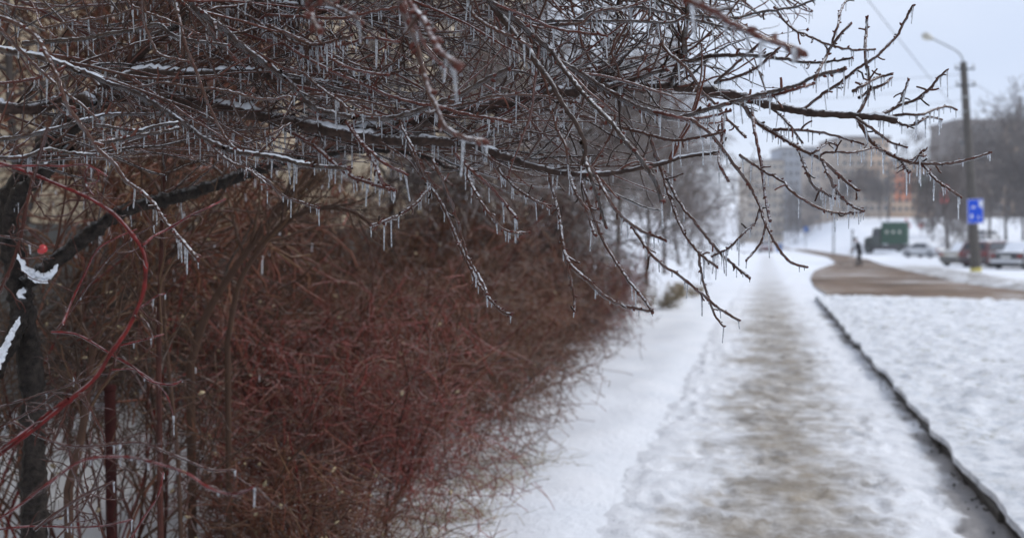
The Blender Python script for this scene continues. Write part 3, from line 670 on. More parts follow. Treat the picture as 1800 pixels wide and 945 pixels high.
def bud_sets(p, r, spacing, size):
    seg = np.linalg.norm(np.diff(p, axis=0), axis=1); s = np.concatenate([[0], np.cumsum(seg)])
    at = np.arange(spacing * .6, s[-1], spacing); at = at + rng.normal(0, spacing * .2, len(at)); at = at[(at > 0) & (at < s[-1])]
    q = np.stack([np.interp(at, s, p[:, k]) for k in range(3)], -1); rr = np.interp(at, s, r)
    i = np.clip(np.searchsorted(s, at), 1, len(p) - 1); t = unit(p[i] - p[i - 1])
    side = unit(np.cross(t, rng.normal(size=t.shape))); d = unit(t * .7 + side)
    q0 = q + side * rr[:, None] * .7
    te = unit(p[-1] - p[-2])[None] + rng.normal(0, .5, (4, 3))
    q0 = np.concatenate([q0, np.repeat(p[-1:], 4, 0)]); d = np.concatenate([d, unit(te)])
    sz = rng.uniform(.7, 1.25, len(q0)) * size
    pts = q0[:, None] + d[:, None] * (np.array([-.2, .3, .8, 1.25])[None, :, None] * sz[:, None, None])
    rad = sz[:, None] * np.array([.34, .5, .38, .05])[None]
    return pts, rad
for name, w0, w1, d0, d1, snow, bk, pts in TR:
    pts = np.array(pts, float)
    if name == 'branch' and len(SMP):
        dist = np.hypot(SMP[:, 0] - pts[0, 0], SMP[:, 1] - pts[0, 1]); i = dist.argmin()
        if dist[i] < 24 and abs(SMP[i, 2] - d0) < .8: d0 = SMP[i, 2]
    ln = np.hypot(*np.diff(pts, axis=0).T).sum(); mm = int(np.clip(ln / 6, 14, 150))
    q = resample(pts, mm)
    t = np.linspace(0, 1, mm)
    q[1:-1] += rng.normal(0, .55, (mm - 2, 2))
    dep = d0 + (d1 - d0) * t + .05 * np.sin(t * rng.uniform(3, 8) + rng.uniform(0, 6)) * np.minimum(1, t * 5)
    p = P(q[:, 0], q[:, 1], dep)
    bumps = np.ones(mm)
    for c in np.arange(.02, 1, 14 / max(ln, 15)):
        bumps += rng.uniform(.08, .42) * np.exp(-((t - c - rng.normal(0, .005)) * ln / 3.2) ** 2)
    r = (w0 + (w1 - w0) * t) * .43 * dep / F * bumps
    if w0 > 12: r = r * (.93 + .16 * vnoise(np.arange(mm) * .45, np.full(mm, w0), 62))
    if w0 > 30: r = r * (.9 + .25 * vnoise(np.arange(mm) * .22, np.full(mm, w0), 61))
    if w0 < 30: r = r * np.where(t > .97, 1.1, 1)
    o = tubes(name, p[None], r[None], M[bk], cherry, k=10 if w0 > 14 else 7)
    SMP = np.concatenate([SMP, np.stack([q[:, 0], q[:, 1], dep], -1)])
    WOOD.append((p, r, w0, o))
    if w0 < 14:
        ice = p - np.array([0, 0, 1]) * (r * .42)[:, None]
        tubes('ice_coat', ice[None], (r * (1.0 + .18 * np.sin(np.arange(mm) * .9 + rng.uniform(0, 6))))[None], M['glaze'], o, k=7)
        bp, br = bud_sets(p, r, .03, max(.0042, .0062 * w1 / 6))
        tag(tubes('buds', bp, br, M['bud'], o, k=4), kind='stuff')
    if snow:
        gap = np.clip(vnoise(np.arange(mm) * .16, np.full(mm, 3.3 + w0), int(w0 * 7 + mm)) * 2.4 - .62, 0, 1)
        sn = p + np.array([0, 0, 1]) * (r * .62)[:, None]
        tubes('snow_cap', sn[None], (r * .74 * gap * (1 + .15 * rng.normal(size=mm)))[None], M['old_snow'], o, k=8)
    SITES += icicle_sites(p, r, (34 if w0 < 14 else 16) if d0 > 1.7 else 22, o)

for q, d, w_ in [([(30, 446), (42, 466), (60, 482), (80, 486), (96, 474), (102, 464)], 3.0, 13), ([(44, 474), (62, 490), (84, 494)], 2.99, 11), ([(-30, 668), (-5, 632), (14, 600), (28, 574), (35, 556)], 2.94, 10), ([(-20, 664), (0, 634), (12, 610)], 2.91, 10), ([(8, 610), (20, 588), (31, 562)], 2.91, 8),  ([(100, 460), (130, 436), (160, 414)], 3.06, 9), ([(228, 362), (262, 357), (290, 350)], 3.16, 7)]:
    q = resample(q, 26); q[1:-1] += rng.normal(0, 1.3, (24, 2)); p = P(q[:, 0], q[:, 1], np.full(26, d)); r = np.sin(np.linspace(.06, math.pi - .06, 26)) ** .6 * w_ * .5 * d / F * (1 + .2 * rng.normal(size=26))
    tubes('snow_cap', p[None], r[None], M['old_snow'], cherry, k=10)
# unseen higher limbs above the frame, from which shoots hang into it
hid = []
for (y0, d0, d1) in [(-60, 2.7, 2.5), (-130, 2.9, 2.9), (-210, 3.2, 2.6), (-90, 3.4, 3.3), (-40, 2.2, 2.1)]:
    q = resample([(-150, y0 + 60), (150, y0 - 10), (500, y0 + 10), (900, y0 - 30), (1250, y0 + 20)], 60)
    p = P(q[:, 0], q[:, 1], np.linspace(d0, d1, 60)); r = np.linspace(.022, .008, 60)
    o = tubes('limb', p[None], r[None], M['bark'], cherry, k=7); hid.append((p, r)); WOOD.append((p, r, 20, o))

def take(pred, m=40):
    ps, rs = [], []
    for p, r, w0, o in WOOD:
        if pred(w0):
            i = np.linspace(0, len(p) - 1, m); j = np.arange(len(p))
            ps.append(np.stack([np.interp(i, j, p[:, k]) for k in range(3)], -1)); rs.append(np.interp(i, j, r))
    return np.stack(ps), np.stack(rs)
def pix(p):
    d = (p - CAM); z = d @ FW
    return 900 + F * (d @ RT) / z, 472.5 - F * (d @ UP) / z, z
def keep(p, r, f):
    """shoots that stay inside the outline of the crown"""
    e = p[:, -1]; x, y, z = pix(e); mid = p[:, p.shape[1] // 2]; x2, y2, z2 = pix(mid)
    low = np.interp(x, [-200, 0, 250, 500, 700, 900, 1050, 1150, 1250, 1400, 1500], [240, 265, 290, 305, 300, 320, 360, 380, 250, 170, 60]) + f
    deep = rng.uniform(2.25, 2.6, len(x)); ok = (z > deep) & (z2 > deep) & (y < low + rng.normal(0, 18, len(x))) & (y2 < low + 10) & (x < 1430) & (z > 1.75) & (z2 > 1.75)
    return p[ok], r[ok]
P0, R0 = take(lambda w0: 10 <= w0 < 40)
# long shoots (each its own branch), then twigs, then spurs
pa, ra, _ = sprout(P0, np.full_like(R0, .0052), 560, .03, 1, (.45, 1.15), ang=(.25, 1.0), m=26, wander=.17, grav=.1, rr=.85, tip=.5)
pa, ra = keep(pa, ra, 0)
pa, ra = pa[:190], ra[:190]
ra = ra * rng.uniform(.7, 1.05, (len(ra), 1)) * (1 + .10 * rng.normal(size=ra.shape))
for i in range(len(pa)):
    o = tubes('branch', pa[i:i + 1], ra[i:i + 1], M['red_bark' if i % 5 == 0 else 'twig_bark'], cherry, k=6)
    SITES += icicle_sites(pa[i], ra[i], 17, o)
P1, R1 = take(lambda w0: w0 < 14)
pb, rb, _ = sprout(pa, ra, 2700, .1, 1, (.10, .55), ang=(.35, 1.1), m=10, wander=.2, grav=.05, rr=.78, tip=.55)
pc, rc, _ = sprout(P0, np.full_like(R0, .0040), 1750, .02, 1, (.12, .6), ang=(.3, 1.3), m=10, wander=.2, grav=.1, rr=.85, tip=.55)
pb, rb = np.concatenate([pb, pc]), np.concatenate([rb, rc]); pb, rb = keep(pb, rb, 15)
pd, rd, _ = sprout(pb, rb, 1100, .1, 1, (.04, .16), ang=(.5, 1.2), m=5, rr=.75, tip=.6)
pd, rd = keep(pd, rd, 30)
rb = rb * (1 + .12 * rng.normal(size=rb.shape))
tw = [sweep(pb, rb, 4), sweep(pd, np.maximum(rd, .0016), 3)]
# short spurs on the traced branches
ps_, rs_, _ = sprout(P1, R1, 330, .15, 1, (.015, .05), ang=(.7, 1.2), m=5, rr=.75, tip=.8)
tw.append(sweep(ps_, rs_, 5))
tag(link('twigs', mesh_np('twigs', *join_sets(tw)), M['twig_bark'], cherry, world=True), kind='stuff')
ib = (pb - np.array([0, 0, 1]) * (rb * .45)[..., None])[::2]
tag(link('ice_glaze', mesh_np('ice_glaze', *sweep(ib, rb[::2] * 1.05, 4)), M['glaze'], cherry, world=True), kind='stuff')
bp, br = [], []
for i in rng.choice(len(pb), 600, replace=False):
    a, c = bud_sets(pb[i], rb[i], .06, .0052); bp.append(a); br.append(c)
tag(link('buds', mesh_np('buds', *sweep(np.concatenate(bp), np.concatenate(br), 4)), M['bud'], cherry, world=True), kind='stuff')

def icicle_geo(tops, lens, rads):
    n = len(tops); t = np.array([-.04, .0, .18, .45, .75, .93, 1.0])
    sway = rng.normal(0, .05, (n, 1, 2)) * t[None, :, None] * lens[:, None, None]
    p = tops[:, None, :] + np.concatenate([sway, -(t[None, :, None] * lens[:, None, None])], -1)
    prof = np.array([.9, 1.25, .95, .8, .68, .74, .12])[None] * (1 + .07 * rng.normal(size=(n, 7)))
    return p, prof * rads[:, None]
LENS = lambda n: np.clip(rng.lognormal(math.log(.0185), .68, n), .004, .065)
ln = LENS(len(SITES)); ln = ln * np.array([.45 if (s_[1] - CAM) @ FW < 1.85 else 1. for s_ in SITES])
rd_ = np.clip(.0016 + ln * .014, .0014, .0028) * rng.uniform(.75, 1.15, len(SITES))
order = np.argsort(-ln * rd_)
p, r = icicle_geo(np.array([s[1] for s in SITES]), ln, rd_)
big = set(order[:290])
for i in order[:290]: tubes('icicle', p[i:i + 1], r[i:i + 1], M['ice'], SITES[i][0], k=7)
rest = [i for i in range(len(SITES)) if i not in big]
# icicles of the fine twigs
i = rng.integers(0, len(pb), 1200); j = rng.integers(1, pb.shape[1], 1200)
ok = np.abs(unit(pb[i, j] - pb[i, j - 1])[:, 2]) < .75
tp_ = pb[i, j][ok] - np.array([0, 0, 1]) * rb[i, j][ok][:, None] * .7
l2 = LENS(len(tp_)) * .8; p2, r2 = icicle_geo(tp_, l2, np.clip(.0013 + l2 * .012, .0011, .0022))
tag(link('icicles', mesh_np('icicles', *join_sets([sweep(p[rest], r[rest], 5), sweep(p2, r2, 4)])), M['ice'], cherry, world=True), kind='stuff')
# two long icicles on the near branch tips, seen soft
for (x, y, d, a) in [(798, 115, 1.3, .05), (815, 246, 1.55, .058), (782, 122, 1.6, .022), (1395, 86, 1.3, .02), (1216, 4, 1.3, .05), (1338, 66, 1.3, .04), (563, 55, 1.4, .012), (855, 252, 1.55, .02)]:
    q, r = icicle_geo(P(np.array([x]), np.array([y]), np.array([d])), np.array([a]), np.array([.0026]))
    tubes('icicle', q, r, M['ice'], cherry, k=7)
q, r = icicle_geo(P(np.array([1686.]), np.array([346.]), np.array([2.3])), np.array([.026]), np.array([.0024])); tubes('icicle', q, r, M['ice'], cherry, k=7)

# ------------------------------------------------------------------ shrubs along the path
def shrub(name, label, x, y, rad, h, n_stem, n_tw, n_fine, bark, twig, seed, lean=(0, 0), group='bare shrubs along the footpath', cat='shrub', floor=.05, sides=3, thin=1.):
    global rng
    rng = np.random.default_rng(seed)
    z = float(H(x, y)); root = empty(name, (x, y, z), label, cat, group=group)
    a = rng.uniform(0, 2 * np.pi, n_stem); rr = rad * .42 * np.sqrt(rng.random(n_stem))
    s = np.stack([rr * np.cos(a), rr * np.sin(a), np.zeros(n_stem)], -1)
    out = np.stack([np.cos(a), np.sin(a), np.zeros(n_stem)], -1)
    d = out * rng.uniform(.05, .75, (n_stem, 1)) + np.array([lean[0], lean[1], 1.0])
    p = walk(s, d, rng.uniform(.75, 1.25, n_stem) * h * 1.15, 14, .28, -.15, out * rng.uniform(.2, .85, (n_stem, 1)))
    f_ = np.minimum(1, rad * rng.uniform(.95, 1.3, n_stem) / np.hypot(p[:, :, 0], p[:, :, 1]).max(1))
    p[:, :, :2] *= f_[:, None, None]
    r = rng.uniform(.003, .0115, (n_stem, 1)) * np.linspace(1, .35, 14)[None] * thin ** .5
    for i in range(n_stem): tubes('stem', p[i:i + 1], r[i:i + 1], M[('cane', bark, 'shrub_dark', bark, 'shrub_mixed')[i % 5]], root, k=5, world=False)
    p1, r1, _ = sprout(p, r, int(n_tw * 1.7), .06, 1, (.3 * h, .8 * h), ang=(.35, 1.3), m=8, wander=.3, grav=-.35, rr=.55, tip=.4)
    p2, r2, _ = sprout(p1, np.maximum(r1, .003 * thin), int(n_fine * 2.6), .05, 1, (.10 * h, .40 * h), ang=(.4, 1.25), m=4, wander=.3, grav=-.1, rr=.75, tip=.5)
    sets = []
    for pp, rr_ in ((p1, r1), (p2, r2)):
        e = pp[:, -1]; rad_e = np.hypot(e[:, 0], e[:, 1])
        ok = (e[:, 2] > floor) & (pp.min(1)[:, 2] > .01) & (rad_e < rad * 1.12 * (1 + .16 * rng.normal(size=len(e)))) & (np.hypot(pp[:, :, 0], pp[:, :, 1]).max(1) < rad * 1.45) & (e[:, 2] < h * (1.0 + .16 * rng.normal(size=len(e))))
        sets.append(sweep(pp[ok], np.maximum(rr_[ok], .0019 * thin), sides))
    tag(link('twigs', mesh_np('twigs', *join_sets(sets)), M[twig], root), kind='stuff')
    if y < 7 and cat == 'shrub':          # last year's curled leaves caught in the twigs
        pl = np.concatenate([p1[:, 3], p1[:, 6]]); pl = pl[(pl[:, 2] > .08) & (np.hypot(pl[:, 0], pl[:, 1]) < rad * 1.1)][:60]
        a_ = unit(rng.normal(size=(len(pl), 3))); t_ = np.linspace(0, 1, 5)
        lp_ = pl[:, None] + a_[:, None] * (t_[None, :, None] * .028) + unit(rng.normal(size=(len(pl), 3)))[:, None] * (np.sin(t_ * 2.5)[None, :, None] * .008)
        tag(link('dry_leaves', mesh_np('dry_leaves', *sweep(lp_, np.array([.0012, .007, .009, .006, .001])[None] * rng.uniform(.6, 1.2, (len(pl), 1)), 3)), M['dry_grass'], root), kind='stuff')
    return root
SH = [   # label, x, y, radius, height, stems, shoots, twigs, barks, seed, twigs only above this height, thickness
 ('red-twigged bare shrub bulging furthest over the snowy path, in the middle of the hedge', -2.2, 4.9, .88, 1.34, 26, 400, 2200, 'cane_dark', 'shrub_red', 1, .05, 1),
 ('brown twiggy shrub at the near end of the hedge, beside the tree trunk', -2.75, 3.5, .8, 1.3, 24, 220, 600, 'cane_dark', 'shrub_dark', 2, .78, 1),
 ('dense rusty shrub of the hedge just behind the red-twigged one', -2.45, 6.5, 1.05, 1.4, 24, 400, 2100, 'cane_dark', 'shrub_mixed', 3, .05, 1.1),
 ('brown shrub of the hedge standing deeper towards the brick wall', -3.5, 5.4, 1.05, 1.5, 22, 320, 1300, 'cane_dark', 'shrub_dark', 4, .7, 1),
 ('reddish shrub of the hedge, third along the path edge', -2.6, 8.3, 1.1, 1.4, 20, 340, 1600, 'cane_dark', 'shrub_mixed', 5, .05, 1.3),
 ('dull brown shrub filling the hedge under the tall house wall', -3.8, 7.6, 1.2, 1.75, 18, 320, 1400, 'cane_dark', 'shrub', 6, .05, 1.2),
 ('greyish red shrub of the hedge, fourth along the path edge', -2.75, 10.3, 1.15, 1.4, 18, 280, 1200, 'cane_dark', 'shrub', 7, .05, 1.6),
 ('brown shrub of the hedge, fifth along the path edge', -2.9, 12.8, 1.2, 1.4, 16, 240, 1000, 'cane_dark', 'shrub', 8, .05, 1.9),
 ('grey-brown shrub of the hedge, sixth along the path edge', -3.1, 15.6, 1.2, 1.4, 14, 220, 800, 'cane_dark', 'shrub_red', 9, .05, 2.3),
 ('last rusty shrub of the hedge before the gap in the snow', -3.3, 18.6, 1.2, 1.35, 14, 200, 700, 'cane_dark', 'shrub', 10, .05, 2.6),
 ('sparse dark shrub behind the rose canes with snow showing between its stems', -3.7, 3.9, .9, 1.4, 26, 160, 450, 'cane_dark', 'shrub_dark', 11, .75, 1),
 ('thin dark shrub close to the grey plinth of the house', -5.2, 6.2, 1.2, 1.9, 22, 200, 700, 'cane_dark', 'shrub_dark', 12, .9, 1.1),
 ('tall brown shrub against the pale brick wall', -5.4, 8.8, 1.2, 2.2, 20, 260, 900, 'cane_dark', 'shrub', 13, .05, 1.5),
 ('low tangled shrub spilling onto the snow at the bottom of the hedge', -1.86, 4.0, .6, .8, 16, 200, 1000, 'cane_dark', 'shrub', 14, .03, 1),
 ('tall dark red shrub rising behind the hedge in front of the house', -3.9, 10.0, 1.5, 2.5, 22, 380, 1700, 'cane_dark', 'shrub_mixed', 15, .05, 1.7),
 ('tall brown shrub behind the hedge, a little beyond the dark red one', -3.9, 13.0, 1.6, 2.7, 22, 380, 1700, 'cane_dark', 'shrub', 16, .05, 2.1),
 ('tall greyish shrub at the far end behind the hedge', -4.0, 16.6, 1.7, 2.8, 20, 340, 1500, 'cane_dark', 'grey_twig', 17, .05, 2.5),
]
for lab, x, y, rad, h, a, b2, c, bk, tw_, sd, fl, th_ in SH:
    shrub('bare_shrub', lab, x, y, rad, h, a, b2, c, bk, tw_, sd, lean=(.05, -.03), floor=fl, thin=th_)
rng = np.random.default_rng(99)
gx_, gy_, gz_ = flat(1150, 21.5)
shrub('low_shrub', 'small olive and straw brown shrub on the snow at the path edge', gx_, gy_, .7, .55, 12, 140, 600, 'cane_dark', 'evergreen', 31, group='low shrubs by the path', thin=1.6)
gx_, gy_, gz_ = flat(1205, 26)
shrub('low_shrub', 'small tan tuft-like shrub beyond the olive one', gx_, gy_, .55, .4, 10, 120, 500, 'dry_grass', 'dry_grass', 32, group='low shrubs by the path', thin=2)
rng = np.random.default_rng(5)
k = 800
cl_ = np.stack([rng.uniform(-2.1, -1.5, 40), rng.uniform(4.3, 6.8, 40)], -1)
ci = cl_[rng.integers(0, 40, k)] + rng.normal(0, .10, (k, 2))
b0 = np.stack([ci[:, 0], ci[:, 1], np.full(k, .02)], -1)
dr = rng.normal(size=(k, 3)) * [.7, .7, .25] + [0.1, 0, .7]
pp = walk(b0, dr, rng.uniform(.12, .38, k), 6, .3, -.9)
v, q = sweep(pp, np.linspace(.0022, .0006, 6)[None] * np.ones((k, 1)), 3)
tag(link('dry_grass', mesh_np('dry_grass', v, q), M['dry_grass']), 'straw-coloured dry grass under the shrubs at the path edge', 'grass', kind='stuff')

# wild rose on the near side: long red canes, traced
rose = empty('wild_rose', (-1.75, 1.35, 0), 'wild rose with long bright red arching canes and one red hip, beside the tree trunk', 'rose bush')
CN = [
 ('cane', 8, 11, 1.9, 1.75, [(-40, 280), (0, 287), (48, 302), (96, 322), (156, 348), (200, 376), (230, 409), (252, 443), (256, 480), (252, 513), (241, 543), (222, 582), (193, 623), (170, 661), (131, 696), (89, 731), (39, 769), (-30, 818)]),
 ('cane_dark', 8, 8, 1.85, 1.85, [(84, 225), (76, 250), (63, 298), (48, 354), (37, 413), (18, 472), (-10, 530), (-40, 580)]),
 ('cane', 6, 5, 1.8, 1.95, [(250, 432), (270, 415), (296, 402), (333, 380), (363, 366), (396, 350)]),
 ('cane_dark', 5, 5, 1.8, 1.8, [(-20, 411), (0, 414), (37, 421), (55, 430), (70, 436)]),
 ('cane', 6, 4, 1.85, 1.85, [(-20, 292), (20, 292), (74, 291), (110, 292), (148, 289), (170, 298), (188, 310)]),
 ('cane', 4, 4, 1.86, 1.86, [(165, 344), (158, 335), (150, 318), (150, 300), (160, 293), (172, 303), (174, 314), (165, 323), (152, 322)]),
 ('cane', 8, 8, 1.75, 1.75, [(120, 700), (90, 722), (60, 746), (30, 768), (-30, 808)]),
 ('cane', 7, 6, 1.6, 1.5, [(-40, 935), (30, 890), (90, 845), (147, 808), (216, 802), (270, 812), (328, 831), (363, 854), (394, 866), (421, 866), (448, 854)]),
 ('cane_dark', 6, 5, 1.75, 1.7, [(23, 740), (77, 769), (127, 783), (185, 781), (247, 777), (290, 793), (328, 808), (371, 825), (413, 825)]),
 ('cane_dark', 9, 5, 1.9, 1.85, [(60, 930), (100, 900), (150, 868), (200, 845)]),
 ('cane', 5, 4, 1.9, 1.9, [(-20, 931), (58, 924), (135, 926), (190, 922), (232, 912)]),
 ('cane', 6, 4, 1.9, 1.9, [(230, 945), (255, 905), (278, 870), (287, 830)]),
 ('cane', 6, 5, 1.9, 1.9, [(90, 583), (130, 586), (160, 600), (200, 625), (235, 645), (262, 668), (300, 676), (320, 668)]),
 ('cane', 6, 4, 1.9, 2.0, [(110, 570), (130, 520), (150, 480), (170, 440), (200, 420), (240, 403)]),
 ('cane_dark', 5, 4, 2.0, 2.0, [(100, 580), (150, 510), (190, 455), (230, 420), (270, 395)]),
 ('cane_dark', 5, 4, 1.9, 1.9, [(-20, 720), (20, 708), (60, 696), (110, 680), (160, 662), (200, 655)]),
 ('cane_dark', 5, 4, 1.9, 1.9, [(-20, 760), (30, 735), (70, 712), (100, 690), (140, 700), (158, 722)]),
 ('cane', 4, 3, 1.9, 1.9, [(193, 650), (230, 648), (250, 655), (290, 690), (305, 730)]),
 ('cane', 5, 4, 1.9, 1.9, [(243, 543), (262, 530), (275, 520), (290, 516)]),
 ('cane', 5, 4, 1.9, 1.9, [(200, 610), (240, 600), (270, 592), (288, 587)]),
 ('cane_dark', 5, 4, 1.95, 1.95, [(100, 945), (140, 900), (170, 840), (185, 780), (160, 720), (130, 660)]),
 ('cane_dark', 6, 5, 2.1, 2.0, [(185, 945), (165, 900), (130, 830), (120, 780)]),
]
rp_, rr_ = [], []
for bk, w0, w1, d0, d1, pts in CN:
    pts = np.array(pts, float); ln_ = np.hypot(*np.diff(pts, axis=0).T).sum(); mm = int(np.clip(ln_ / 8, 12, 90)); q = resample(pts, mm); t = np.linspace(0, 1, mm)
    dep = d0 + (d1 - d0) * t + .02 * np.sin(t * 6); p = P(q[:, 0], q[:, 1], dep); r = (w0 + (w1 - w0) * t) * .36 * dep / F * (1 + .06 * rng.normal(size=mm))
    r = r * (1 + .35 * (rng.random(mm) > .86))
    o = tubes('cane', p[None], r[None], M[bk], rose, k=8)
    if bk == 'cane_dark' or w0 < 8: tubes('ice_coat', (p - np.array([0, 0, 1]) * (r * .3)[:, None])[None], (r * .98)[None], M['glaze'], o, k=7)
    i = np.linspace(0, mm - 1, 30); j = np.arange(mm); rp_.append(np.stack([np.interp(i, j, p[:, k]) for k in range(3)], -1)); rr_.append(np.interp(i, j, r))
    for (ob, q0, r0) in icicle_sites(p, r, 4, o):
        a, c = icicle_geo(q0[None], LENS(1) * .6, np.array([.0018])); tubes('icicle', a, c, M['ice'], o, k=6)
rp_, rr_ = np.stack(rp_), np.stack(rr_)
a, c, _ = sprout(rp_, rr_, 170, .1, 1, (.04, .16), ang=(.4, 1.1), m=8, wander=.5, rr=.6, tip=.5)
a2_, c2, _ = sprout(a, c, 160, .2, 1, (.02, .07), m=5, rr=.7, tip=.5)
th, tr_, _ = sprout(rp_, rr_, 260, 0, 1, (.004, .008), ang=(1.2, 1.6), m=3, wander=.02, rr=.4, tip=.05)
tag(link('side_shoots', mesh_np('side_shoots', *join_sets([sweep(a, c, 5), sweep(a2_, c2, 4), sweep(th, tr_, 4)])), M['cane_dark'], rose, world=True), kind='stuff')
hp = P(np.array([68., 71, 74, 78, 80]), np.array([434., 435.5, 438, 442, 444]), np.full(5, 1.8))
tubes('rose_hip', hp[None], np.array([[.0025, .0082, .0098, .0075, .002]]), M['hip'], rose, k=12)
tubes('hip_tip', P(np.array([79., 83, 87]), np.array([444., 450, 457]), np.full(3, 1.8))[None], np.array([[.0025, .0015, .0008]]), M['shrub_dark'], rose, k=5)
# red haws scattered far inside the hedge tops
# straight young stems by the wall and the rusty post
def straight(name, label, cat, pts, w0, d, bk):
    q = resample(pts, 30); base_ = P(np.array([q[0, 0]]), np.array([q[0, 1]]), np.array([d]))[0]
    p = P(q[:, 0], q[:, 1], np.full(30, d)); g = p[0].copy(); g[2] = -.02
    p = np.concatenate([[g], p]); r = np.linspace(1, .6, 31) * w0 * .5 * d / F
    root = empty(name, (float(g[0]), float(g[1]), 0), label, cat, group='slim saplings in the hedge')
    tubes('trunk', p[None], r[None], M[bk], root, k=8)
    a, c, _ = sprout(p[None], r[None], 16, .35, .95, (.2, .7), ang=(.3, .8), m=12, wander=.3, rr=.5, tip=.4)
    a2, c2, _ = sprout(a, c, 60, .2, 1, (.08, .3), m=7, rr=.6, tip=.5)
    tag(link('twigs', mesh_np('twigs', *join_sets([sweep(a, c, 5), sweep(a2, c2, 4)])), M['shrub_dark'], root, world=True), kind='stuff')
straight('sapling', 'slim straight red-brown sapling rising through the hedge beside the rusty post', 'sapling', [(282, 940), (281, 800), (279, 600), (284, 430), (289, 250), (297, 100)], 11, 3.3, 'cane_dark')
straight('sapling', 'second slim sapling forking up behind the straight one', 'sapling', [(318, 940), (312, 800), (296, 640), (283, 480), (296, 330), (320, 240), (345, 160)], 8, 3.7, 'shrub_dark')
straight('sapling', 'leaning dark sapling slanting up to the right across the pale wall', 'sapling', [(335, 640), (360, 560), (400, 490), (450, 420), (500, 355), (560, 280)], 16, 4.2, 'shrub_dark')
straight('sapling', 'thinner leaning sapling beside the slanting dark one', 'sapling', [(400, 600), (420, 500), (455, 440), (500, 390), (560, 366), (620, 372), (660, 400)], 11, 4.0, 'shrub_dark')
straight('sapling', 'dark sapling leaning over the snow by the rusty post', 'sapling', [(120, 860), (140, 780), (150, 720), (158, 650), (175, 560)], 16, 3.4, 'shrub_dark')
pb_ = P(np.array([196.]), np.array([900.]), np.array([3.9]))[0]
post = empty('metal_post', (pb_[0], pb_[1], 0), 'short rusty dark red metal post among the shrub stems', 'post')
MB().cyl((0, 0, -.1), (0, 0, 1.0), .021, k=14).build('tube', M['rust'], post, smooth=True)
MB().cyl((0, 0, 1.0), (0, 0, 1.02), .024, k=14).build('cap', M['rust'], post)

# ------------------------------------------------------------------ trees
def tree(name, label, x, y, h, seed, spread=1., n=(9, 90, 500, 900), bark='far_bark', twig='far_twig', group=None, droop=0., tr=.02, thin=1., first=.25, upright=.5, ice=0, lean=(0, 0)):
    global rng
    rng = np.random.default_rng(seed)
    z = float(H(x, y)); root = empty(name, (x, y, z), label, 'tree', group=group)
    p = walk(np.array([[0, 0, -.1]]), np.array([[lean[0], lean[1], 1.]]), np.array([h * .8]), 16, .12, .2)
    r = np.linspace(1, .22, 16)[None] * h * tr
    tubes('trunk', p, r, M[bk] if False else M[bark], root, k=8, world=False)
    p1, r1, _ = sprout(p, r, n[0], first, .95, (.35 * h, .6 * h), ang=(.5, 1.0 * spread), m=14, wander=.25, grav=upright, rr=.55, tip=.25)
    for i in range(len(p1)): tubes('limb', p1[i:i + 1], r1[i:i + 1], M[bark], root, k=6, world=False)
    p2, r2, _ = sprout(p1, r1, n[1], .15, 1, (.16 * h, .34 * h), m=10, wander=.35, grav=upright * .4 - droop, rr=.55, tip=.3)
    p3, r3, _ = sprout(p2, np.maximum(r2, .004 * thin), n[2], .1, 1, (.07 * h, .18 * h), m=5, wander=.4, grav=-droop * 1.5, rr=.6, tip=.4)
    p4, r4, _ = sprout(p3, np.maximum(r3, .003 * thin), n[3], .1, 1, (.03 * h, .09 * h), m=3, wander=.4, grav=-droop * 2, rr=.7, tip=.5)
    f = lambda rr: np.maximum(rr, .0022 * thin)
    tag(link('twigs', mesh_np('twigs', *join_sets([sweep(p2, r2, 4), sweep(p3, f(r3), 3), sweep(p4, f(r4), 3)])), M[twig], root), kind='stuff')
    if ice:
        i = rng.integers(0, len(p3), ice); j = rng.integers(1, 5, ice)
        a, c = icicle_geo(p3[i, j], LENS(ice) * 1.3, np.full(ice, .004))
        tag(link('icicles', mesh_np('icicles', *sweep(a, c, 4)), M['old_snow'], root), kind='stuff')
    return root
for lab, x, y, h, sd, nn, tw_ in [
  ('brown bare tree behind the hedge near the brick house, left of the slanting sapling', -4.0, 4.7, 4.6, 39, (14, 200, 1500, 2400), 'shrub'),
  ('brown bare tree close to the house wall behind the slanting sapling', -4.6, 7.4, 5.2, 40, (13, 180, 1200, 1900), 'shrub'),
  ('ice-grey bare tree over the hedge in front of the house wall', -3.9, 10.4, 5.6, 41, (12, 170, 1300, 2000), 'grey_twig'),
  ('ice-grey bare tree over the hedge, farther along the house wall', -3.6, 13.5, 5.8, 42, (12, 170, 1300, 2000), 'grey_twig'),
  ('ice-grey bare tree over the last shrubs of the hedge', -3.5, 17.5, 6.2, 43, (12, 170, 1300, 2000), 'grey_twig')]:
    tree('iced_tree', lab, x, y, h, sd, 1.25, nn, 'far_bark', tw_, 'iced trees behind the hedge', .10, .010, 2.3 if y < 9 else 2.8, .22, .18, 350)
for lab, x, y, h, sd in [
  ('spreading grey tree beside the footpath past the end of the hedge', -3.6, 24, 7.0, 44),
  ('grey-brown bare tree beside the footpath, behind the spreading grey one', -3.8, 33, 7.5, 45),
  ('hazy bare tree far along the left of the footpath', -4.5, 46, 8.0, 46),
  ('hazy bare tree at the far end of the footpath, by the parked car', -5.5, 66, 9.0, 47),
  ('tall hazy bare tree beyond the far end of the footpath', -7.0, 95, 11.0, 48)]:
    tree('bare_tree', lab, x, y, h, sd, 1.2, (12, 140, 1000, 1700), 'far_bark', 'grey_twig', 'bare trees along the footpath', .05, .012, 2.6 if y < 40 else 4.5, .18, .25)
SLOPE = {}
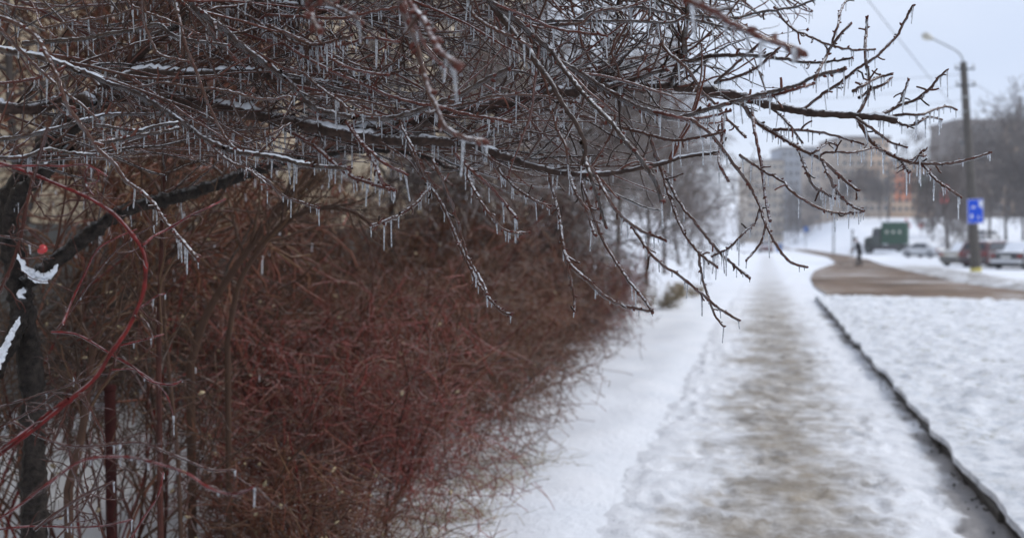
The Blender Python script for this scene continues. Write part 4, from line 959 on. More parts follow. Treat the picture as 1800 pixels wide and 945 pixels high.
for lab, px, d, h, sd, sp, dr in [
  ('weeping birch-like tree with hanging twigs right behind the lamp post', 1664, 75, 10.5, 51, 1.0, .9),
  ('bare tree on the slope directly behind the parked light-coloured car', 1640, 128, 9, 52, 1.0, 0),
  ('slim bare tree between the red banner and the lamp post', 1672, 140, 10, 53, .9, 0),
  ('bare dark tree just past the lamp post, above the parked cars', 1700, 118, 13, 54, 1.0, 0),
  ('tall bare tree rising against the dark block, above the red car', 1740, 122, 17, 55, .8, 0),
  ('dark-trunked bare tree right of the blue sign at the top of the snow', 1768, 128, 19, 56, .8, 0),
  ('tall bare tree at the edge of the picture above the dark car', 1797, 118, 17, 57, .8, 0),
  ('bare tree just outside the frame beyond the dark car', 1840, 125, 17, 62, .9, 0),
  ('bare tree on the slope beside the warning triangle', 1636, 165, 9, 58, 1.1, 0),
  ('bare tree behind the green truck on the slope', 1546, 170, 10, 59, 1.1, 0),
  ('round dark tree on the slope above the walking person', 1525, 178, 9.5, 60, 1.1, 0),
  ('bare tree at the foot of the slope near the thin posts', 1480, 180, 10, 61, 1.1, 0),
  ('bare tree at the bend where the street disappears', 1440, 190, 11, 63, 1.1, 0),
  ('bare tree left of the bend in front of the sandy block', 1400, 200, 11, 64, 1.1, 0)]:
    x, y, z = flat(px, d)
    dark = sd == 60
    kind = (dr, dark)
    if len(SLOPE.get(kind, ())) >= 2:                      # a copy of one already grown, turned and scaled
        src = SLOPE[kind][sd % 2]; src_h = src['grown']
        r_ = src.copy(); COL.objects.link(r_); r_.location = (x, y, z); r_.rotation_euler.z = sd * 1.7; r_.scale = (h / src_h,) * 3; r_['label'] = lab
        for ch in src.children:
            c_ = ch.copy(); COL.objects.link(c_); c_.parent = r_
        continue
    SLOPE.setdefault(kind, []).append(None); SLOPE[kind][-1] = tree('bare_tree', lab, x, y, h, sd, sp, (13, 140, 800, 1100), 'far_bark', 'shrub_dark' if dark else 'far_twig', 'bare trees on the slope', dr, .011, 8 if not dark else 10, .2, .55 if not dr else .3)
    SLOPE[kind][-1]['grown'] = float(h)
# young trees and brush by the cars
for lab, px, d, h, sd in [('thin young tree standing in the snow behind the light sedan', 1668, 96, 4.5, 71), ('thin young tree next to the banner post behind the beige car', 1680, 92, 4.2, 72), ('stunted young tree in front of the slope by the pole', 1697, 88, 3.6, 73)]:
    x, y, z = flat(px, d)
    tree('young_tree', lab, x, y, h, sd, 1.1, (8, 50, 260, 300), 'far_bark', 'far_twig', 'young trees behind the cars', 0, .014, 4, .3, .4)
# the wood that closes the view: nobody could count it
rng = np.random.default_rng(200)
k = 260
pxs = rng.uniform(1150, 1990, k); ds = rng.uniform(205, 250, k)
b0 = np.array([flat(a, c) for a, c in zip(pxs, ds)])
hh = rng.uniform(4, 8, k)
p = walk(b0, np.tile([0, 0, 1.], (k, 1)), hh, 8, .15); r = hh[:, None] * .010 * np.linspace(1, .25, 8)[None]
p1, r1, _ = sprout(p, r, 2600, .2, 1, (1.5, 3.6), ang=(.4, 1.), m=6, wander=.3, grav=.4, rr=.5, tip=.4)
p2, r2, _ = sprout(p1, r1, 4500, .1, 1, (.6, 1.8), m=4, wander=.3, rr=.6, tip=.5)
tag(link('far_wood', mesh_np('far_wood', *join_sets([sweep(p, r, 4), sweep(p1, np.maximum(r1, .02), 3), sweep(p2, np.maximum(r2, .016), 3)])), M['far_twig']), 'grey-brown leafless wood closing off the street beyond the snowy slope', 'wood', kind='stuff')

# ------------------------------------------------------------------ buildings
WM = {}
def block(name, label, px, d, wpx, top_y, depth, wallmat, cols, rows, ang=0., group='apartment blocks beyond the slope', panels=(), roof='panel_grey'):
    """a block of flats facing the camera: wall, roof slab, window openings with panes"""
    x, y, z = flat(px, d)
    wd = wpx / F * d; ht = 1.6 + (415 - top_y) / F * d - z
    root = empty(name, (x, y, z - .5), label, 'building', YAW + ang, group)
    ht += .5
    MB().box((0, depth / 2, ht / 2), (wd, depth, ht)).build('wall', M[wallmat], root)
    MB().box((0, depth / 2, ht + .35), (wd + .5, depth + .5, .7)).build('roof', M[roof], root)
    cw, rh = wd / cols, (ht - 2) / rows
    key = (round(cw, 2), round(rh, 2))
    fm = MB().box((0, 0, 0), (cw * .56, .16, rh * .54)).mesh('window_frame'); pm = MB().box((0, -.05, 0), (cw * .48, .12, rh * .45)).mesh('pane')
    for i in range(cols):
        for j in range(rows):
            o = link('window', fm, M['frame_paint'], root, smooth=False); o.location = (-wd / 2 + cw * (i + .5), -.03, 1.8 + rh * (j + .5))
            g = link('pane', pm, M['window'], o, smooth=False); g.location = (0, -.03, 0)
    for (a, b2, c0, c1, pmat) in panels:      # coloured cladding between given columns and storeys
        MB().box((-wd / 2 + cw * (a + b2) / 2, -.012, 1.8 + rh * (c0 + c1) / 2), (cw * (b2 - a), .1, rh * (c1 - c0))).build('cladding', M[pmat], root)
    return root
M['frame_paint'] = M['frame']
block('apartment_block', 'dark grey-brown apartment block behind the bare trees and lamp post', 1765, 215, 170, 216, 14, 'panel_grey', 12, 7, panels=[(5.5, 7.5, 0, 7, 'panel_beige')])
block('apartment_block', 'stone-coloured tower block with sandy upper storeys above the green truck', 1519, 202, 84, 246, 14, 'panel_stone', 7, 8, panels=[(4, 7, 4, 8, 'panel_beige')])
block('apartment_block', 'lower block with orange and green cladding between the tower and the lamp post', 1603, 204, 78, 286, 14, 'panel_beige', 7, 6, panels=[(.6, 3.2, 1.4, 5, 'panel_orange'), (4.2, 6.5, 2, 4.6, 'panel_green')])
block('apartment_block', 'sandy apartment block furthest down the street behind the trees', 1345, 330, 62, 284, 14, 'panel_sand', 6, 8, panels=[])
block('apartment_block', 'bluish grey apartment block next to the sandy one down the street', 1405, 340, 66, 262, 14, 'panel_blue', 6, 8)
block('apartment_block', 'grey apartment block half hidden between the bluish block and the tower', 1458, 310, 56, 275, 14, 'panel_stone', 5, 8)
# brick house behind the hedge
house = empty('brick_house', (-6.6, 2, 0), 'cream brick house with a grey plinth behind the hedge', 'house')
MB().box((-5, 9, .86), (10.12, 34, 1.72)).build('plinth', M['plinth'], house)
MB().box((-5, 9, 6.3), (10, 33.9, 9.16)).build('wall', M['brick'], house)
MB().box((-5, 9, 11.0), (10.6, 34.5, .25)).build('roof', M['panel_grey'], house)
fm = MB().box((0, 0, 0), (.12, 1.5, 1.5)).mesh('window'); pm = MB().box((0, 0, 0), (.06, 1.36, 1.36)).mesh('pane'); sm = MB().box((0, 0, 0), (.26, 1.7, .06)).mesh('sill')
for j in (0, 1, 2):
    for i in (-4.5, -1, 2.2, 9.0, 12.2, 16.5, 20.0, 23.2):
        o = link('window', fm, M['frame_paint'], house, smooth=False); o.location = (.0, i, 3.3 + 3 * j)
        g = link('pane', pm, M['window'], o, smooth=False); g.location = (.05, 0, 0)
        g = link('sill', sm, M['zinc'], o, smooth=False); g.location = (.08, 0, -.79)

# ------------------------------------------------------------------ street furniture
x, y, z = flat(1716, 49)
pole = empty('lamp_post', (x, y, z), 'tall leaning dark concrete street lamp post with insulators beside the parked cars', 'lamp post', YAW)
TOP = 10.25
lean = -28 / F * 49          # leans to the left
def lp(h, dx=0, dy=0): return (lean * h / TOP + dx, dy, h)
pp = np.array([[lp(h) for h in np.linspace(-.2, TOP, 12)]]); tubes('pole', pp, np.linspace(.25, .16, 12)[None], M['concrete'], pole, k=10, world=False)
MB().cyl(lp(.02), lp(.22), .262, .26, 14).build('yellow_band', M['yellow_paint'], pole)
arm = np.array([[lp(TOP - 1.2), lp(TOP - .2), lp(TOP + .25, -.05), lp(TOP + .55, -.3), lp(TOP + .85, -.85), lp(TOP + 1.15, -1.45)]]); arm = resample(arm[0], 24)[None]
tubes('lamp_arm', arm, np.full((1, 24), .045), M['zinc'], pole, k=8, world=False)
hd = np.array([[lp(TOP + 1.12, -1.38), lp(TOP + 1.17, -1.5), lp(TOP + 1.24, -1.66), lp(TOP + 1.3, -1.82), lp(TOP + 1.31, -1.93)]])
lh = tubes('lamp_head', hd, np.array([[.05, .10, .16, .17, .05]]), M['lamp_shell'], pole, k=12, world=False)
tubes('lamp_glass', hd[:, 1:] - np.array([0, 0, .07]), np.array([[.05, .13, .13, .03]]), M['lamp_glass'], lh, k=12, world=False)
for h in (TOP - .35, TOP - 1.15):
    MB().box(lp(h, 0, -.13), (.95, .07, .07)).build('crossarm', M['dark_metal'], pole)
    for dx in (-.42, .42):
        MB().cyl(lp(h + .04, dx, -.13), lp(h + .14, dx, -.13), .03, .05).cyl(lp(h + .14, dx, -.13), lp(h + .24, dx, -.13), .045, .02).build('insulator', M['porcelain'], pole, smooth=True)
for h in (TOP - 1.7, TOP - 2.4): MB().box(lp(h, 0, 0), (.34, .34, .07)).build('clamp', M['zinc'], pole)

def wire(label, a, b2, sag=.4, r=.011):
    a, b2 = np.array(a, float), np.array(b2, float); t = np.linspace(0, 1, 40)[:, None]
    p = a * (1 - t) + b2 * t; p[:, 2] -= 4 * sag * t[:, 0] * (1 - t[:, 0])
    root = link('overhead_wire', mesh_np('overhead_wire', *sweep(p[None] - a, np.full((1, 40), r), 5)), M['dark_metal'], None); root.location = tuple(a)
    return tag(root, label, 'wire', 'overhead wires at the lamp post')
def P1(a, b2, d): return P(np.array([a]), np.array([b2]), np.array([d]))[0]
wire('uppermost overhead wire running from the post top towards the tree', P1(1690, 131, 49), P1(1000, 150, 58), .3, .009)
wire('middle overhead wire running from the post towards the tree', P1(1692, 152, 49), P1(1000, 190, 58), .3, .009)
wire('lowest overhead wire running from the post towards the tree', P1(1694, 176, 49), P1(1000, 222, 58), .3, .009)
wire('overhead wire slanting steeply up from the post over the branches', P1(1697, 212, 49), P1(1200, -428, 17), .15, .013)
wire('overhead wire falling away from the post towards the dark block', P1(1692, 134, 49), P1(1990, 300, 80), .2, .014)
# the post that the three wires run to, behind the iced trees
x, y, z = flat(1000, 58)
wp = empty('wire_pole', (x, y, z), 'plain concrete wire pole hidden behind the iced trees', 'pole')
MB().cyl((0, 0, -.2), (0, 0, 10.2), .18, .11).build('pole', M['concrete'], wp, smooth=True)
for k_ in range(3): MB().cyl((.1, -.1, 10.05 - k_ * 1.25), (.1, -.1, 10.2 - k_ * 1.25), .05, .02).build('insulator', M['porcelain'], wp)

# residential-zone sign fixed to the post
sg = P1(1714.5, 371, 48.7)
sign = empty('road_sign', sg, 'blue rectangular residential zone sign with white pictograms, fixed to the lamp post', 'sign', YAW + .03)
sign.rotation_euler = (0, R(-1.6), YAW + .03)
MB().box((0, 0, 0), (.80, .03, 1.20), bev=.012).build('panel', M['blue_sign'], sign)
bd = MB()
for c, d in (((0, -.017, .575), (.78, .006, .022)), ((0, -.017, -.575), (.78, .006, .022)), ((-.38, -.017, 0), (.022, .006, 1.13)), ((.38, -.017, 0), (.022, .006, 1.13))): bd.box(c, d)
bd.build('border', M['sign_white'], sign)
MB().prism([(0.154, 0.208), (0.298, 0.208), (0.298, 0.088), (0.338, 0.088), (0.338, 0.312), (0.354, 0.312), (0.354, 0.496), (0.162, 0.496), (0.162, 0.328), (0.202, 0.328), (0.202, 0.248), (0.154, 0.248)], -.022, -.015).build('house_symbol', M['sign_white'], sign)
MB().prism([(-0.19, 0.14), (-0.01, 0.14), (0.005, 0.193), (-0.033, 0.2), (-0.055, 0.253), (-0.145, 0.253), (-0.168, 0.2), (-0.198, 0.193)], -.021, -.015).build('car_symbol', M['sign_white'], sign)
MB().prism([(-0.24, -0.384), (-0.209, -0.384), (-0.19, -0.285), (-0.165, -0.384), (-0.134, -0.372), (-0.147, -0.198), (-0.122, -0.235), (-0.109, -0.223), (-0.159, -0.148), (-0.171, -0.111), (-0.202, -0.111), (-0.215, -0.148), (-0.252, -0.248), (-0.233, -0.254), (-0.215, -0.204)], -.021, -.015).build('adult_symbol', M['sign_white'], sign)
MB().prism([(0.103, -0.407), (0.128, -0.413), (0.146, -0.332), (0.183, -0.382), (0.202, -0.37), (0.165, -0.283), (0.208, -0.258), (0.202, -0.246), (0.152, -0.258), (0.152, -0.221), (0.121, -0.221), (0.121, -0.264), (0.078, -0.295), (0.09, -0.308), (0.128, -0.295)], -.021, -.015).build('child_symbol', M['sign_white'], sign)
MB().box((0, .05, .35), (.3, .06, .05)).box((0, .05, -.35), (.3, .06, .05)).build('bracket', M['zinc'], sign)

def signpost(name, label, px, d, h, r=.04, cat='post'):
    x, y, z = flat(px, d); root = empty(name, (x, y, z), label, cat, YAW)
    MB().cyl((0, 0, -.1), (0, 0, h), r, r * .85).build('pole', M['dark_metal'], root, smooth=True); return root
o = signpost('thin_post', 'thin dark post at the foot of the snowy slope, nearer the bend', 1465, 115, 4.6, .09)
MB().box((0, 0, 4.6), (.26, .26, .12)).build('cap', M['dark_metal'], o)
o = signpost('thin_post', 'shorter dark post beside the person and the truck', 1498, 108, 2.7, .10)
MB().box((0, 0, 2.7), (.28, .28, .10)).build('cap', M['dark_metal'], o)
for lab, px, d, h in [('slim dark lamp post above the green truck', 1560, 165, 9.5), ('slim dark lamp post between the truck and the light sedan', 1612, 160, 9.0)]:
    o = signpost('far_lamp_post', lab, px, d, h, .11, 'lamp post'); MB().box((-.5, 0, h), (1.0, .08, .08)).build('lamp_arm', M['dark_metal'], o); MB().box((-1.1, 0, h - .02), (.5, .2, .12), bev=.04).build('lamp_head', M['lamp_shell'], o)
o = signpost('banner_post', 'slim post carrying a red hanging banner on the slope', 1666, 95, 7.0, .07, 'banner post')
MB().box((-.42, -.02, 6.0), (.70, .05, 1.75), bev=.01).build('banner', M['banner_red'], o); MB().box((-.40, -.02, 6.92), (.85, .06, .05)).build('arm', M['dark_metal'], o)
o = signpost('warning_sign', 'red-bordered warning triangle sign beside the green truck', 1592, 118, 3.55, .04, 'sign')
MB().prism([(-.62, 2.75), (.62, 2.75), (0, 3.85)], -.08, -.05).build('red_border', M['banner_red'], o); MB().prism([(-.40, 2.88), (.40, 2.88), (0, 3.58)], -.10, -.078).build('white_field', M['sign_white'], o)
o = signpost('warning_sign', 'small dark red sign on a short post right of the warning triangle', 1618, 140, 1.7, .04, 'sign')
MB().box((0, -.06, 1.55), (.6, .04, .8), bev=.05).build('plate', M['banner_red'], o)
o = signpost('blue_sign', 'tiny pale blue road sign by the far bend', 1416, 150, 3.2, .05, 'sign')
MB().box((0, -.06, 2.8), (.75, .04, .9), bev=.04).build('plate', M['blue_plastic'], o)
x, y, z = flat(1369, 135)
o = empty('waste_bin', (x, y, z), 'blue bin at the far end of the footpath', 'bin', YAW)
MB().prism([(-.32, 0), (.32, 0), (.40, 1.0), (-.40, 1.0)], -.35, .35).build('tub', M['blue_plastic'], o); MB().box((0, 0, 1.04), (.86, .8, .09), bev=.03).build('lid', M['blue_plastic'], o)

# ------------------------------------------------------------------ vehicles
def smooth_poly(p, n=64):
    p = np.array(p + [p[0]], float)
    e = np.concatenate([p[-2:-1], p, p[1:2]])
    s = np.concatenate([[0], np.cumsum(np.linalg.norm(np.diff(p, axis=0), axis=1))])
    q = np.stack([np.interp(np.linspace(0, s[-1], n, endpoint=False), s, p[:, j]) for j in (0, 1)], -1)
    for _ in range(1): q = (np.roll(q, 1, 0) + 2 * q + np.roll(q, -1, 0)) / 4
    return q
def car(name, label, px, d, heading, paintm, L_=4.3, W=1.74, Hh=1.45, style='sedan', snow=True, dx=0):
    """heading: angle from the viewing direction, positive to the left"""
    x, y, z = flat(px, d)
    root = empty(name, (x, y, z + .01), label, 'car', YAW + R(90) + heading, 'parked cars')
    f, b2 = L_ / 2, -L_ / 2
    belt = Hh * .62
    hatch = style != 'sedan'
    rear = [(b2 + .05, .32), (b2, .55), (b2 + .03, belt - .06)] + ([(b2 + .12, belt), (b2 + .38, Hh - .1), (b2 + .6, Hh - .02)] if hatch else [(b2 + .1, belt), (b2 + .75, belt + .05), (b2 + 1.35, Hh - .08), (b2 + 1.6, Hh - .02)])
    front = [(.25, Hh), (.55, Hh - .06), (1.25, belt + .05), (f - .35, belt - .10), (f - .05, .62), (f, .5), (f - .03, .32)]
    ra_, wx = .34, (b2 + .82, f - .82)
    def arch(c): return [(c + .38 * math.cos(t), .32 + .36 * math.sin(t)) for t in np.linspace(0, math.pi, 9)]
    bottom = [(f - .1, .22)] + arch(wx[1]) + arch(wx[0]) + [(b2 + .1, .24)]
    poly = smooth_poly(rear + front + bottom, 110)
    sl = np.array([-1, -.985, -.93, -.6, 0, .6, .93, .985, 1]); ins = np.array([.055, .02, 0, -.012, -.018, -.012, 0, .02, .055])
    cen = np.array([0, Hh * .45]); vs = []
    for s_, i_ in zip(sl, ins):
        q = poly + (cen - poly) * i_ * np.array([.6, 1.0])
        yv = s_ * W / 2 * (1 - .20 * np.clip((q[:, 1] - belt) / (Hh - belt), 0, 1))
        vs.append(np.stack([q[:, 0], yv, q[:, 1]], -1))
    bm = bmesh.new(); V = [[bm.verts.new(tuple(c)) for c in row] for row in vs]; k = len(poly)
    for a in range(len(sl) - 1):
        for i in range(k): bm.faces.new((V[a][i], V[a][(i + 1) % k], V[a + 1][(i + 1) % k], V[a + 1][i]))
    bm.faces.new(V[0][::-1]); bm.faces.new(V[-1]); bmesh.ops.recalc_face_normals(bm, faces=bm.faces)
    me = bpy.data.meshes.new('body'); bm.to_mesh(me); bm.free(); link('body', me, M[paintm], root)
    def yat(zz): return W / 2 * (1 - .20 * max(0, (zz - belt) / (Hh - belt)))
    def quad(nm, pts, mt):      # a thin pane given by its four corners
        c = np.array(pts, float); nn = np.cross(c[1] - c[0], c[2] - c[0]); nn /= np.linalg.norm(nn)
        if nn @ (c.mean(0) - np.array([0, 0, belt])) < 0: nn = -nn
        bm = bmesh.new(); a = [bm.verts.new(tuple(q + nn * .012)) for q in c]; b_ = [bm.verts.new(tuple(q - nn * .03)) for q in c]
        bm.faces.new(a); bm.faces.new(b_[::-1])
        for i in range(4): bm.faces.new((a[i], b_[i], b_[(i + 1) % 4], a[(i + 1) % 4]))
        bmesh.ops.recalc_face_normals(bm, faces=bm.faces); me = bpy.data.meshes.new(nm); bm.to_mesh(me); bm.free(); return link(nm, me, mt, root, smooth=False)
    zt, zb = Hh - .13, belt + .06
    for s_ in (-1, 1):
        yb, yt = s_ * (yat(zb) + .008), s_ * (yat(zt) + .008)
        br_ = b2 + (.36 if hatch else 1.0); bt_ = b2 + (.55 if hatch else 1.5)
        quad('side_window', [(-.02, yb, zb), (1.05, yb, zb), (.48, yt, zt), (-.02, yt, zt)], M['window'])
        quad('side_window', [(br_, yb, zb), (-.12, yb, zb), (-.12, yt, zt), (bt_, yt, zt)], M['window'])
    if hatch: r0, r1 = (b2 + .16, belt + .1), (b2 + .36, Hh - .16)
    else: r0, r1 = (b2 + .86, belt + .12), (b2 + 1.28, Hh - .14)
    quad('rear_window', [(r0[0] - .03, -W * .36, r0[1]), (r0[0] - .03, W * .36, r0[1]), (r1[0] - .03, W * .31, r1[1]), (r1[0] - .03, -W * .31, r1[1])], M['window'])
    quad('windscreen', [(1.20, -W * .37, belt + .12), (1.20, W * .37, belt + .12), (.66, W * .32, Hh - .12), (.66, -W * .32, Hh - .12)], M['window'])
    for s_ in (-1, 1):
        MB().box((b2 + .05, s_ * W * .40, belt - .16), (.12, .26, .17), bev=.02).build('tail_light', M['red_light'], root)
        MB().box((f - .10, s_ * W * .38, .62), (.2, .3, .14), bev=.03).build('headlight', M['white_light'], root)
        MB().box((.95, s_ * (W / 2 + .06), belt + .08), (.12, .16, .12), bev=.03).build('mirror', M[paintm], root)
        for wxx in wx:
            c = s_ * (W / 2 - .11)
            o = MB().cyl((wxx, c - .1, .31), (wxx, c + .1, .31), .31, k=20).build('tyre', M['rubber'], root, smooth=False)
            MB().cyl((wxx, c + s_ * .1, .31), (wxx, c + s_ * .112, .31), .20, .19, k=14).build('rim', M['rim'], o)
    MB().box((0, 0, .27), (L_ * .94, W * .86, .2)).build('underbody_shade', M['rubber'], root)  # black box added to stand in for the shade under the car
    MB().box((b2 + .02, 0, .45), (.14, W * .94, .2), bev=.05).build('rear_bumper', M['black_paint'] if paintm != 'black_paint' else M['silver_paint'], root)
    MB().box((b2 - .035, 0, .66), (.03, .52, .11)).build('number_plate', M['plate'], root)
    if snow and not hatch:
        g = np.linspace(0, 1, 12); q = np.linspace(-1, 1, 9); Xs, Ys = np.meshgrid(b2 + .78 + .62 * g, q * W * .34, indexing='ij')
        grid('window_snow', Xs, Ys, belt + .09 + (Hh - belt - .12) * g[:, None] + .05 * (1 - q[None] ** 4) * (.5 + vnoise(Xs * 4, Ys * 4 + px, 35)), M['snow'], root)
    if snow:
        g = np.linspace(0, 1, 15); q = np.linspace(-1, 1, 11)
        x0, x1 = (b2 + .5 if hatch else b2 + 1.35), .5
        Xs, Ys = np.meshgrid(x0 + (x1 - x0) * g, q * W * .37, indexing='ij')
        edge_ = np.minimum(1, 8 * g * (1 - g) + .1)[:, None] * (1 - q[None] ** 6)
        grid('roof_snow', Xs, Ys, Hh - .02 + .075 * edge_ * (.7 + .6 * vnoise(Xs * 3, Ys * 3 + px, 31)) - .01, M['snow'], root)
        if not hatch:
            Xs, Ys = np.meshgrid(b2 + .12 + .68 * g, q * W * .42, indexing='ij'); grid('boot_snow', Xs, Ys, belt + .03 + .06 * edge_ + .04 * g[:, None], M['snow'], root)
        Xs, Ys = np.meshgrid(1.3 + (f - 1.7) * g, q * W * .41, indexing='ij'); grid('bonnet_snow', Xs, Ys, belt + .04 - .13 * g[:, None] + .05 * edge_, M['snow'], root)
    return root
HD = R(-52)
car('parked_car', 'beige saloon with a red tail light, furthest from the lamp post foot', 1704, 62.5, HD, 'beige_paint', 4.3, 1.7, 1.42)
car('parked_car', 'red hatchback with snowy roof right behind the lamp post', 1741, 58.5, HD, 'red_paint', 4.2, 1.72, 1.55, 'hatch')
car('parked_car', 'black car with a snow-covered sloping back next to the red hatchback', 1803, 54.5, HD, 'black_paint', 4.5, 1.78, 1.42)
car('parked_car', 'dark grey estate car with long snowy roof behind the red and black cars', 1782, 69, HD, 'grey_paint', 4.7, 1.8, 1.6, 'hatch')
car('parked_car', 'white car with dark windows standing alone on the snowy slope above the others', 1735, 132, HD, 'white_paint', 4.4, 1.75, 1.55, 'hatch')
car('parked_car', 'silver saloon standing alone with its back to the street', 1626, 94, R(22), 'silver_paint', 4.4, 1.76, 1.45)
car('parked_car', 'small dark red car with snowy windows at the far end of the footpath', 1345, 128, R(172), 'red_paint', 4.0, 1.66, 1.5, 'hatch')

# green box lorry
x, y, z = flat(1561, 112)
tk = empty('box_truck', (x, y, z), 'old lorry with dark green box body and grey cab parked in the snow', 'truck', YAW + R(90) + R(62))   # x forward
tk.scale = (.84, .9, 1.14)
cs = [(-1.05, .95), (1.05, .95), (1.08, 2.6), (.98, 2.95), (.6, 3.1), (-.6, 3.1), (-.98, 2.95), (-1.08, 2.6)]
bm = MB(); a = [bm.b.verts.new((-2.45, c, h)) for c, h in cs]; b_ = [bm.b.verts.new((.75, c, h)) for c, h in cs]
bm.b.faces.new(a); bm.b.faces.new(b_[::-1])
for i in range(8): bm.b.faces.new((a[i], b_[i], b_[(i + 1) % 8], a[(i + 1) % 8]))
box = bm.build('box_body', M['truck_green'], tk)
for s_ in (-1, 1):
    for i in range(3):
        f_ = MB().box((-1.55 + i * .8, s_ * 1.085, 2.12), (.34, .06, .30), bev=.02).build('window', M['zinc'], tk); MB().box((-1.55 + i * .8, s_ * 1.11, 2.12), (.24, .03, .2)).build('pane', M['lamp_glass'], f_)
    MB().box((-.85, s_ * 1.07, 1.5), (3.1, .04, .05)).build('side_rail', M['truck_green'], tk)
    MB().box((-.9, s_ * .95, .66), (1.6, .3, .6), bev=.04).build('locker', M['dark_metal'], tk)  # lockers made tall to darken the gap under the box
MB().box((-.85, 0, 3.12), (2.9, 1.5, .10), bev=.04).build('roof_snow', M['snow'], tk)
MB().box((-.2, 0, .62), (5.2, 1.3, .5)).build('chassis', M['dark_metal'], tk)  # chassis deepened too, standing in for shade beneath the lorry
MB().prism([(.9, .75), (1.95, .75), (1.95, 1.75), (1.78, 2.5), (.95, 2.55)], -.98, .98).build('cab', M['truck_grey'], tk)
MB().prism([(1.95, .7), (2.9, .7), (2.95, 1.4), (2.8, 1.55), (1.95, 1.72)], -.75, .75).build('bonnet', M['truck_grey'], tk)
for s_ in (-1, 1):
    MB().prism([(1.1, 1.72), (1.8, 1.72), (1.70, 2.3), (1.1, 2.34)], s_ * .985 - .012, s_ * .985 + .012).build('cab_window', M['window'], tk)
    MB().prism([(1.95, .78), (2.1, 1.2), (2.75, 1.2), (2.95, .9), (2.95, 1.0), (2.78, 1.32), (2.05, 1.32), (1.88, .85)], s_ * .95 - .18, s_ * .95 + .18).build('mudguard', M['truck_grey'], tk)
    MB().cyl((2.93, s_ * .6, 1.1), (3.0, s_ * .6, 1.1), .12).build('headlight', M['white_light'], tk)
    for wx_ in (-1.6, 2.42):
        t_ = MB().cyl((wx_, s_ * .95 - .14, .5), (wx_, s_ * .95 + .14, .5), .5, k=20).build('tyre', M['rubber'], tk); MB().cyl((wx_, s_ * 1.09, .5), (wx_, s_ * 1.11, .5), .26, .24).build('rim', M['truck_grey'], t_)
w_ = MB().prism([(1.955, 1.78), (1.975, 1.78), (1.83, 2.42), (1.81, 2.42)], -.85, .85).build('windscreen', M['window'], tk)
MB().box((3.02, 0, .72), (.12, 1.9, .2), bev=.03).build('bumper', M['dark_metal'], tk)
# snow heaped against the lorry's tail
x, y, z = flat(1588, 109)
Xs, Ys = np.meshgrid(np.linspace(-2.6, 2.6, 24), np.linspace(-1.3, 1.3, 14), indexing='ij')
dm = np.clip(1 - (Xs / 2.6) ** 2 - (Ys / 1.3) ** 2, 0, 1) ** .6
X_, Y_ = x + Xs * RT[0] - Ys * RT[1] + .3, y + Xs * RT[1] + Ys * RT[0]
o = grid('snow_heap', X_, Y_, H(X_, Y_) - .05 + dm * .75 * (.55 + .45 * vnoise(Xs * 1.2 + 9, Ys * 1.2 + 9, 33)) * (.55 + .45 * np.clip(Xs / 2.6 + .4, 0, 1)), M['snow']); tag(o, kind='structure')

# ------------------------------------------------------------------ the person on the street
def skin_body(name, pts, edges, rad, mats, split, parent, sub=1):
    me = bpy.data.meshes.new(name); me.from_pydata([tuple(p) for p in pts], edges, [])
    o = bpy.data.objects.new(name, me); COL.objects.link(o)
    sk = o.modifiers.new('skin', 'SKIN'); sk.use_smooth_shade = True; o.modifiers.new('subdivision', 'SUBSURF').levels = sub
    for i, r in enumerate(rad):
        me.skin_vertices[0].data[i].radius = (r, r) if not isinstance(r, tuple) else r; me.skin_vertices[0].data[i].use_root = i == 0
    dg = bpy.context.evaluated_depsgraph_get(); m2 = bpy.data.meshes.new_from_object(o.evaluated_get(dg)); bpy.data.objects.remove(o)
    m2.name = name
    m2.materials.clear()
    for m_ in mats: m2.materials.append(m_)
    for p in m2.polygons: p.material_index = split(p.center); p.use_smooth = True
    b_ = bpy.data.objects.new(name, m2); COL.objects.link(b_); b_.parent = parent; return b_
x, y, z = flat(1511, 62)
man = empty('person', (x, y, z + .035), 'person in dark coat and trousers bent slightly over a long-handled shovel on the brown street', 'person', YAW + R(160))
J, E, Rr = [], [], []
def jo(p, r, par=None):
    J.append(p); Rr.append(r)
    if par is not None: E.append((par, len(J) - 1))
    return len(J) - 1
# x = forward, facing towards the shovel
pel = jo((0, 0, .93), .17); wa = jo((.04, 0, 1.10), .165, pel); ch = jo((.12, 0, 1.30), .19, wa); ne = jo((.19, 0, 1.45), .075, ch); hd_ = jo((.24, 0, 1.54), .10, ne); ht_ = jo((.27, 0, 1.65), .095, hd_)
for s_ in (-1, 1):
    hp_ = jo((.0, s_ * .10, .86), .115, pel); kn = jo((.06 * s_ + .04, s_ * .11, .48), .085, hp_); an = jo((.12 * s_ - .02, s_ * .11, .09), .055, kn); jo((.12 * s_ + .16, s_ * .12, .04), .045, an)
    sh = jo((.14, s_ * .20, 1.37), .085, ch); el = jo((.22, s_ * .25, 1.10), .062, sh); wr = jo((.42, s_ * (.10 if s_ > 0 else .14), .98 + .06 * s_), .042, el); pm_ = jo((.48, s_ * .08, .97 + .06 * s_), .04, wr)
    for k_, (ln_, yy_) in enumerate(((.06, -.03), (.075, -.01), (.07, .01), (.055, .03))): jo((.48 + ln_ * .75, s_ * (.05 + yy_ * .5), .955 + .06 * s_ - .012 * k_), .011, pm_)
    jo((.50, s_ * .04, 1.0 + .06 * s_), .012, pm_)
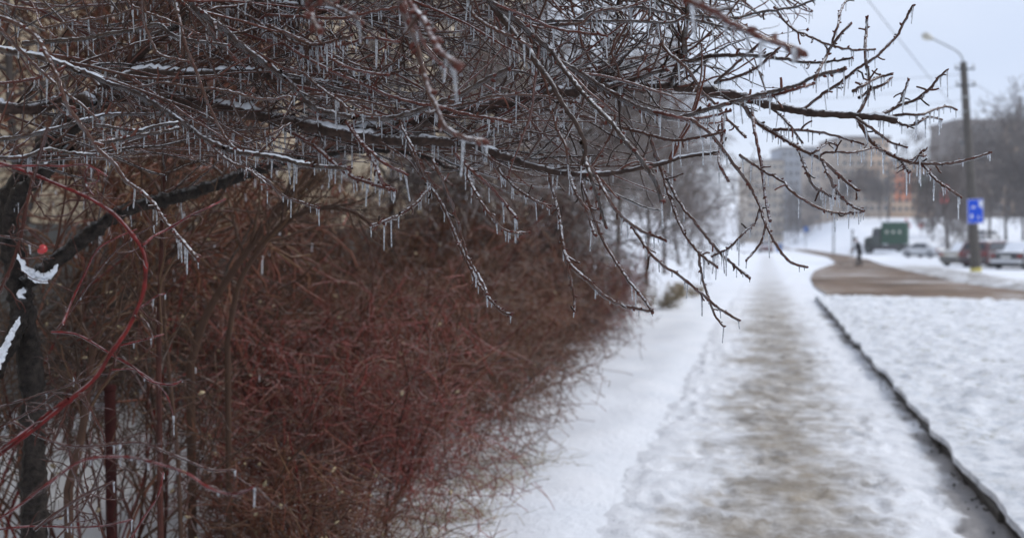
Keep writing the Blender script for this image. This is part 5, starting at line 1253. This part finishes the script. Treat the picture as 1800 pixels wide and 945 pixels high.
body = skin_body('body', J, E, Rr, [M['coat_cloth'], M['trouser_cloth'], M['skin']], lambda c: 2 if (c.z > 1.47 or (c.x > .45 and .8 < c.z < 1.2)) else (0 if c.z > .78 else 1), man)
hat = np.array([[(.24, 0, 1.60), (.255, 0, 1.66), (.275, 0, 1.72), (.285, 0, 1.76)]]); tubes('knit_hat', hat, np.array([[.118, .12, .09, .02]]), M['hair'], man, k=14, world=False)
MB().prism([(.34, 1.56), (.37, 1.54), (.34, 1.535)], -.012, .012).build('nose', M['skin'], man)
for s_ in (-1, 1):
    MB().box((.335, s_ * .035, 1.575), (.012, .022, .012), bev=.003).build('eye', M['hair'], man); MB().box((.10 * s_ * 1.2 + .08, s_ * .115, .04), (.27, .10, .09), bev=.03).build('shoe', M['rubber'], man)
coat = np.array([[(-.0, 0, .72), (.0, 0, .86), (.03, 0, 1.0), (.06, 0, 1.15), (.12, 0, 1.3), (.15, 0, 1.38), (.18, 0, 1.45)]]); tubes('coat', coat, np.array([[.19, .185, .17, .175, .19, .16, .08]]), M['coat_cloth'], man, k=18, world=False)
sv = empty('snow_shovel', (x, y, z + .035), 'long-handled dark shovel pushed along the street by the person', 'shovel', YAW + R(160))
MB().cyl((.46, .05, 1.05), (.98, .0, .12), .017).build('handle', M['wood_handle'], sv); MB().box((1.08, 0, .06), (.36, .42, .03), bev=.01, tilt=(R(14), 'Y')).build('blade', M['dark_metal'], sv)

# ------------------------------------------------------------------ the damp winter air
hz = bpy.data.materials.new('haze'); hz.use_nodes = True
n_ = hz.node_tree.nodes; n_.remove(n_['Principled BSDF'])
pv = n_.new('ShaderNodeVolumePrincipled'); pv.inputs['Color'].default_value = (.93, .95, 1, 1); pv.inputs['Density'].default_value = .0006; pv.inputs['Anisotropy'].default_value = .2
hz.node_tree.links.new(pv.outputs[0], n_['Material Output'].inputs['Volume'])
MB().box((0, 1100, 23), (3300, 3000, 50)).build('haze', hz)
tag(bpy.data.objects['haze'], 'thin grey winter haze over the street', 'haze', kind='stuff')
